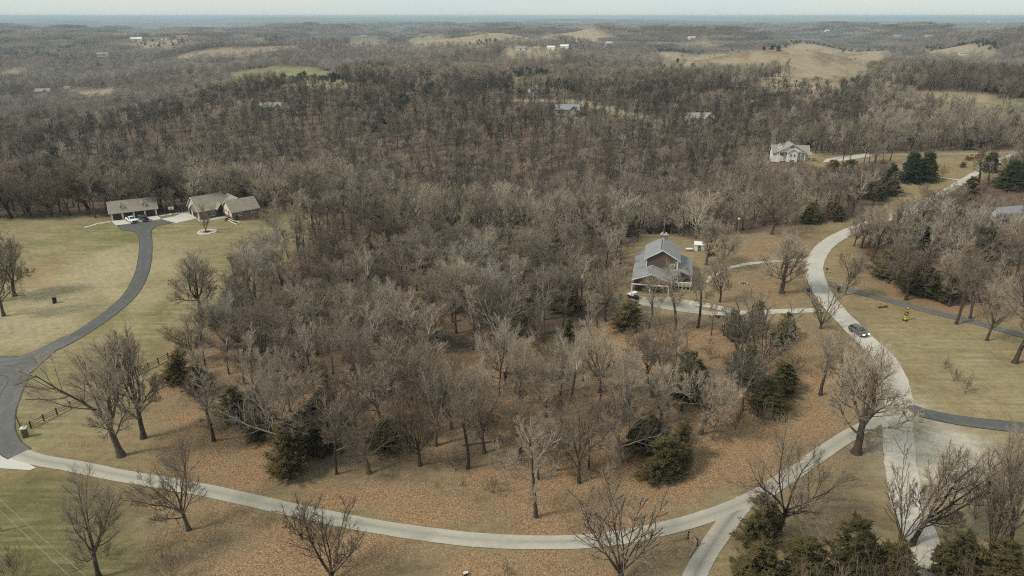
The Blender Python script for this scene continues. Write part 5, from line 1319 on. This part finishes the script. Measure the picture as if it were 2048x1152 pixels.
# bins and mail box by the lane
def bin_(p, mat, label, rz=0):
    e = empty('wheeled_bin', p, rz); tag(e, label, 'bin')
    hull([(-.3, sect(.26, .1, .2)), (-.28, sect(.27, .08, 1.0)), (.28, sect(.33, .08, 1.0)), (.36, sect(.33, .4, 1.0))]).build('body', M[mat], e)
    MB().prism([(-.36, 1.0), (.42, 1.0), (.34, 1.12), (-.3, 1.1)], 'y', -.36, .36).build('lid', M[mat], e); MB().bar((-.36, -.25, .98), (-.36, .25, .98), .03, 5).build('handle', M['black'], e)
    for s in (-1, 1): MB().cyl((-.28, s * .33 - .03, .12), .12, .06, 8, axis='y').build('wheel', M['tyre'], e)
    e.scale = (1.25, 1.25, 1.25); return e
bin_(G(1617, 588), 'bluebin', 'dark blue wheeled bin on the circle lawn beside the gravel road', R(10))
bin_(G(1677, 584), 'black', 'black wheeled bin at the start of the asphalt lane', R(70))
bin_(G(110, 606), 'black', 'small dark bin alone on the left lawn', R(30))
p = G(1653, 546); e = empty('mail_box', p, R(20)); tag(e, 'dark mail box on a post at the upper gravel road', 'mail box')
MB().box(-.06, .06, -.06, .06, -.1, 1.05).build('post', M['darkwood'], e); MB().prism([(-.16, 1.05), (.16, 1.05), (.16, 1.25), (.08, 1.36), (-.08, 1.36), (-.16, 1.25)], 'x', -.3, .3).build('box', M['black'], e)
# bench and carved pole
p = G(1765, 615); e = empty('log_bench', p, R(14)); tag(e, 'red-brown split log bench on the lawn below the asphalt lane', 'bench')
MB().prism([(-.26, .46), (.26, .46), (.18, .30), (-.18, .30)], 'x', -1.3, 1.3).build('seat', M['redwood'], e)
for sx in (-.9, .9): MB().cyl((sx, -.28, .17), .18, .56, 8, axis='y').build('leg', M['darkwood'], e)
p = G(1810, 641); e = empty('carved_pole', p); e.scale = (.62, .62, .82); tag(e, 'yellow and black carved wooden pole on the right lawn', 'sculpture')
MB().cyl((0, 0, -.1), 1.0, .35, 12, .85).build('plinth', M['darkwood'], e)
zc = .25
for i, (r_, hh, mt) in enumerate(((.55, .55, 'yellow'), (.40, .75, 'yellow'), (.48, .30, 'black'), (.36, .55, 'yellow'), (.50, .35, 'black'), (.40, .45, 'yellow'), (.46, .25, 'black'), (.34, .45, 'yellow'))):
    MB().lathe((0, 0, zc), [(r_ * .85, 0), (r_, hh * .25), (r_, hh * .7), (r_ * .8, hh)], 12).build('carved_block', M[mt], e); zc += hh
for s in (-1, 1): MB().prism([(s * .3, 1.7), (s * .85, 2.0), (s * .8, 2.25), (s * .3, 2.1)], 'y', -.12, .12).build('wing', M['black'], e)
MB().add([(-.12, -.3, 3.2), (.12, -.3, 3.2), (0, -.75, 3.05), (0, -.3, 3.45)], [(0, 2, 1), (0, 3, 2), (1, 2, 3), (0, 1, 3)]).build('beak', M['yellow'], e)
p = G(958, 888); e = empty('fallen_log', p, R(8)); tag(e, 'pale fallen log lying behind the slim ivy tree at the wood front', 'log')
MB().bar((-2.6, 0, .22), (2.6, .3, .30), .2, 8, .13).build('trunk', M['pale'], e); MB().bar((1.2, .2, .3), (2.2, 1.1, .75), .08, 5, .04).build('broken_branch', M['pale'], e)
# marker box near the bottom edge
p = G(931, 1150); e = empty('utility_box', p, R(25)); e.scale = (.75, .75, .75); tag(e, 'small white and black utility box in leaf litter at the bottom edge', 'utility box')
MB().box(-.32, .32, -.22, .22, -.1, .45).build('cabinet', M['black'], e); MB().prism([(-.27, .45), (.27, .45), (.2, .62), (-.2, .58)], 'x', -.38, .38).build('lid', M['stonewhite'], e)

# ------------------------------------------------------------------ white house on the right, half-hidden house at the edge
p = np.array([131.5, 320.]); e = empty('white_house', (p[0], p[1], HZ(p)), R(-8)); tag(e, 'old white gabled house with porches at the edge of the woods', 'house')
gable_wall(e, -5.6, 6.5, 4.5, 12.5, -1, 4.4, 7.6, 'white', 'y'); 
gable_roof(e, -5.6, 6.5, 4.5, 12.5, 4.5, 7.9, 'oldroof', 'y', .7, .2, trim='white')
gable_wall(e, -7.6, 8.6, 6., 12., -1, 3.6, 6.4, 'white', 'x'); gable_roof(e, -7.6, 8.6, 6., 12., 3.7, 6.6, 'oldroof', 'x', .6, .18, trim='white')
by = gable_wall(e, -1.8, 2.6, 1.5, 4.5, -1, 4.4, 5.8, 'white', 'y', 'bay'); gable_roof(by, -1.8, 2.6, 1.5, 4.5, 4.5, 6.0, 'oldroof', 'y', .4, .14, name='bay_roof')
for cx_ in (-.4, 1.2): window(by, 'y', (cx_, 1.498, 3.1), .8, 1.1)
window(by, 'y', (.4, 1.498, .6), 1.8, .8); window(e, 'y', (-3.9, 4.498, 3.0), 1.8, .9); window(e, 'y', (.5, 4.49, 6.4), 1.6, .8)
MB().box(-5.5, 6.4, 2.6, 4.5, 4.3, 4.45).build('porch_roof', M['oldroof'], e)
for xx in (-5.4, 6.1, 4.2): MB().box(xx, xx + .25, 2.7, 2.95, -.5, 4.3).build('porch_post', M['white'], e)
d1 = gable_wall(e, -5.2, -3.4, 6.8, 9, 5.2, 6.7, 7.2, 'white', 'y', 'dormer'); gable_roof(d1, -5.2, -3.4, 6.8, 9, 6.7, 7.4, 'oldroof', 'y', .2, .1, name='dormer_roof')
MB().box(6.6, 9.6, 3.2, 6, -.5, .4).build('side_porch', M['greywood'], e)
for xx in (6.8, 9.3): MB().box(xx, xx + .2, 3.3, 3.5, .4, 3.2).build('porch_post', M['white'], e)
MB().prism([(3.0, 3.15), (6.2, 4.0), (6.2, 4.15), (3.0, 3.3)], 'x', 6.4, 9.9).build('side_porch_roof', M['oldroof'], e)
p = G(2040, 452)[:2]; e = empty('edge_house', (p[0], p[1], HZ(p)), R(14)); tag(e, 'pale house with grey-white roof half hidden behind trees at the right edge', 'house')
gable_wall(e, -8, 8, 0, 9, -1, 2.8, 5.2, 'cream'); gable_roof(e, -8, 8, 0, 9, 2.9, 5.4, 'greyroof', 'x', .5, .18)
for cx_ in (-5, -1, 4): window(e, 'y', (cx_, -.002, 1.6), 1.1, 1.2)
p = G(1955, 452)[:2]; e = empty('edge_garage', (p[0], p[1], HZ(p)), R(-20)); tag(e, 'low tan garage with grey roof left of the half-hidden house', 'garage')
gable_wall(e, -3.5, 3.5, 0, 7, -.5, 2.4, 3.9, 'cream', 'y'); gable_roof(e, -3.5, 3.5, 0, 7, 2.5, 4.1, 'greyroof', 'y', .4, .15); door_panel(e, 'y', (0, -.004, .05), 4.2, 2.1, 'stone')
# rounded bushes on the pasture
for i, (px, py, pt, wd, lab) in enumerate(((1938, 322, 309, 26, 'round brown bush on the pasture, left of the touching pair'), (1952, 321, 309, 26, 'round brown bush on the pasture, right of the touching pair'), (1926, 335, 324, 20, 'single round brown bush on the pasture below the pair'))):
    p = G(px, py); h = top_h(p, pt); f, w = make_conifer(830 + i, 700, h, h * .75, 'cedar', .8); o = ob('round_bush', mk_mesh('round_bush', f[0], f[1], M['brownleaf']), None, p); tag(o, lab, 'bush')
p = G(1742, 522); f, w = make_conifer(840, 420, 4.2, 1.7, 'pine', .8); e = empty('withered_tree', p); tag(e, 'small tree holding withered red-brown leaves by the upper bend', 'tree')
ob('crown', mk_mesh('crown', f[0] + np.array([0, 0, 1.2]), f[1], M['brownleaf']), e); ob('trunk', mk_mesh('trunk', w[0], w[1], M['bark'], True), e)
# low shrubs, brush and saplings that stand clear of the wood
for i, (px, py, pt, wd, lab) in enumerate((
  (985, 985, 948, 70, 'red-brown bush left of the rounded pale tree'), (925, 972, 955, 22, 'small brown shrub in litter before the slim ivy tree'), (875, 978, 962, 16, 'tiny brown shrub in litter left of the small one'),
  (215, 1112, 1078, 60, 'dark low shrub at the foot of the lower left oak'), (1385, 900, 850, 60, 'bare brush right of the round cedar bush'), (1425, 880, 820, 70, 'bare brush at the right corner of the central wood'),
  (1530, 850, 800, 60, 'grey brush below the cedars near the gravel bend'), (1470, 860, 805, 60, 'grey brush left of the lower right cedar'), (1660, 1260, 1085, 170, 'bare brush before the tall green cedar at the bottom'),
  (1765, 1260, 1070, 150, 'bare brush at the bottom left of the gravel road'), (1930, 1250, 1095, 130, 'bare brush at the bottom right of the gravel road'), (1740, 905, 868, 70, 'low brush right of the large dark oak at the fork'),
  (30, 1165, 1085, 120, 'brown brush in the bottom left corner'), (1580, 1250, 1100, 140, 'bare brush before the second cedar at the bottom'), (2030, 1000, 905, 60, 'bare brush under the oak at the right edge'),
  (1840, 570, 535, 60, 'bare brush in front of the right-hand cedars'), (1950, 600, 560, 70, 'brush at the foot of the right-hand wood'), (1470, 345, 322, 40, 'brush left below the white house'), (1015, 1150, 1118, 44, 'faint bare sapling at the bottom centre'),
  (1950, 1040, 955, 90, 'bare brush on the pale gravel side near the right edge'))):
    plant_px('shrub', 'shrub%d' % (i % 2), px, py, pt, lab, 'shrub', width=wd)

# ------------------------------------------------------------------ poles, lamp, wires
def upole(px, py, pt, label, arm=True, r=.14, mat='pole'):
    p = G(px, py); h = top_h(p, pt); e = empty('utility_pole', p); tag(e, label, 'utility pole')
    MB().cyl((0, 0, -.3), r, h + .3, 8, r * .75).build('pole', M[mat], e)
    if arm:
        MB().box(-.9, .9, -.06, .06, h - .7, h - .55).build('crossarm', M['pole'], e)
        for sx in (-.8, .8): MB().cyl((sx, 0, h - .55), .05, .18, 6).build('insulator', M['stonewhite'], e)
    return p, h
upole(1743, 305, 263, 'tall pale utility pole beside the far lane, right of the white house', False, .2)
upole(1513, 450, 405, 'utility pole at the wood edge left of the full-crowned oak', False, .13)
upole(1326, 480, 436, 'thin mast behind the chimney of the grey-roofed house', False, .08, 'metal')
p = G(1473, 478); h = top_h(p, 438); e = empty('lamp_post', p); tag(e, 'globe lamp post at the wood edge above the upper circle drive', 'lamp post')
MB().cyl((0, 0, -.2), .07, h, 8, .05).build('post', M['metal'], e); MB().lathe((0, 0, h - .25), [(.05, 0), (.28, .12), (.36, .32), (.28, .54), (.05, .64)], 12).build('globe', M['white'], e, smooth=True)
def wire(a, b, sag, label):
    e = empty('power_line', tuple(a)); tag(e, label, 'power line'); m = MB(); a = np.array(a); b = np.array(b); N = 26; pr = None
    for i in range(N + 1):
        t = i / N; q = (b - a) * t - np.array([0, 0, 4 * sag * t * (1 - t)])
        if pr is not None: m.bar(pr, q, .018, 4)
        pr = q
    m.build('cable', M['pole'], e)
def at_h(px, py, z):
    d_ = ray(px, py); t = (z - HC) / d_[2]; return np.array([d_[0] * t, d_[1] * t, z])
for (a, b, lab) in (((-30, 972), (330, 1290), 'upper of two pale cables crossing the bottom left corner'), ((-30, 992), (290, 1290), 'lower of two pale cables crossing the bottom left corner')):
    wire(at_h(a[0], a[1], 7.5), at_h(b[0], b[1], 7.5), .25, lab)
a = at_h(-30, 972, 7.5); b = at_h(310, 1290, 7.5)
for q, lab in ((a, 'pole outside the left edge carrying the two cables'), (b, 'pole outside the bottom edge carrying the two cables')):
    e = empty('utility_pole', (q[0], q[1], HZ(q))); tag(e, lab, 'utility pole'); MB().cyl((0, 0, -.3), .15, q[2] - HZ(q) + .6, 8, .12).build('pole', M['pole'], e); MB().box(-1.6, 1.6, -.06, .06, q[2] - HZ(q) - .1, q[2] - HZ(q) + .02).build('crossarm', M['pole'], e)

# ------------------------------------------------------------------ distant buildings, water tower, cattle
gq = np.random.default_rng(9)
for px, py, w, st, lab in FAR_BUILD:
    p = G(px, py); w = float(w); e = empty({'house': 'farm_house', 'barn': 'barn', 'shed': 'shed'}[st], (p[0], p[1], p[2]), gq.uniform(-.35, .35)); tag(e, lab, {'house': 'house', 'barn': 'barn', 'shed': 'shed'}[st])
    hgt = {'house': .26, 'barn': .2, 'shed': .24}[st] * w; dpt = {'house': .6, 'barn': .5, 'shed': .6}[st] * w; hgt = min(hgt, 6.); dpt = min(dpt, 16.)
    wm = {'house': 'stone', 'barn': 'white', 'shed': 'cream'}[st]; rm_ = {'house': 'oldroof', 'barn': 'oldroof', 'shed': 'oldroof'}[st]
    if 'red-brown' in lab: rm_, wm = 'rust', 'cream'
    if 'grey' in lab: rm_ = 'greyroof'
    if 'bright' in lab or 'white house' in lab or 'white building' in lab: wm = 'white'; rm_ = 'white'
    if 'tan' in lab: rm_ = 'tanroof'
    gable_wall(e, -w / 2, w / 2, 0, dpt, -3, hgt, hgt + dpt * .28, wm); gable_roof(e, -w / 2, w / 2, 0, dpt, hgt + .1, hgt + dpt * .3, rm_, 'x', w * .03, .2, trim=None)
    if py > 100:
        for k_ in range(4):
            window(e, 'y', (-w * .36 + k_ * w * .22, -.004, hgt * .55), w * .08, hgt * .3)
        if st == 'house':
            gable_wall(e, w * .1, w * .4, -dpt * .25, 0, -3, hgt * .95, hgt * 1.5, wm, 'y', 'front_bay'); gable_roof(e, w * .1, w * .4, -dpt * .25, dpt * .3, hgt, hgt * 1.55, rm_, 'y', w * .03, .15, name='bay_roof', trim=None)
    else: door_panel(e, 'y', (0, -.01, 0), w * .14, hgt * .7, 'darkdoor', name='door')
p = max((PD(148, Y_) for Y_ in np.arange(2500., 4600., 60.)), key=lambda q: (q[2] - HC) / q[1]); k_ = 64 * 0 + (top_h(p, 50)) / 40.; e = empty('water_tower', p); e.scale = (k_, k_, k_); tag(e, 'white water tower on legs near the skyline, upper left', 'water tower')
MB().lathe((0, 0, 26), [(1, 0), (7, 2.5), (8.2, 6), (8.2, 10), (6, 13), (.5, 14.5)], 18).build('tank', M['white'], e, smooth=True)
MB().cyl((0, 0, -2), 1.4, 29, 10).build('riser', M['white'], e)
for i in range(6):
    a = i * math.pi / 3; MB().bar((8.5 * math.cos(a), 8.5 * math.sin(a), -2), (7 * math.cos(a), 7 * math.sin(a), 31), .6, 6).build('leg', M['white'], e)
p = PD(1975, 6500.); e = empty('water_tower', p); tag(e, 'tiny white water tower on the far plain, upper right', 'water tower'); k_ = top_h(p, 42) / 40.; e.scale = (k_, k_, k_)
MB().lathe((0, 0, 26), [(1, 0), (7, 2.5), (8.2, 6), (8.2, 10), (6, 13), (.5, 14.5)], 14).build('tank', M['white'], e, smooth=True); MB().cyl((0, 0, -2), 2.4, 29, 10).build('riser', M['white'], e)
COWS = [((500, 137), 'black cow at the crest of the green field, leftmost of the herd'), ((508, 136.5), 'black cow second from the left of the herd on the green field'), ((518, 136), 'black cow in the middle of the herd on the green field'), ((521, 135.5), 'black cow close right of the middle one on the green field'), ((531, 135.5), 'black cow alone at the right of the herd on the green field')]
cbody = hull([(-1.3, sect(.25, .8, 1.3)), (-1.1, sect(.42, .65, 1.5)), (.2, sect(.45, .55, 1.5)), (1., sect(.38, .65, 1.5)), (1.2, sect(.2, .9, 1.45)), (1.75, sect(.16, .95, 1.4)), (2.0, sect(.1, .95, 1.15))])
for sx in (-1., .85):
    for sy in (-.28, .28): cbody.cyl((sx, sy, 0), .09, .8, 6, .13)
cme = mk_mesh('cow', cbody.V, cbody.F, M['cowhide'])
for (px, py), lab in COWS:
    o = ob('cow', cme, None, G(px, py), gq.uniform(0, 6.28)); o.scale = (1.5, 1.5, 1.5); tag(o, lab, 'cow', 'cattle on the green field')

# ------------------------------------------------------------------ haze
zmin = float(z.min())
hz = MB().box(-30600, 30600, -900, 30600, zmin - 1.5, max(float(z.max()) + 20, HC + 8))
m = bpy.data.materials.new('haze'); m.use_nodes = True; nt = m.node_tree; nt.nodes.clear()
o_ = nt.nodes.new('ShaderNodeOutputMaterial'); pv = nt.nodes.new('ShaderNodeVolumePrincipled')
pv.inputs['Color'].default_value = (.70, .85, .93, 1); pv.inputs['Density'].default_value = HAZE; pv.inputs['Anisotropy'].default_value = .0
nt.links.new(pv.outputs[0], o_.inputs['Volume'])
tag(hz.build('haze', m), kind='stuff')
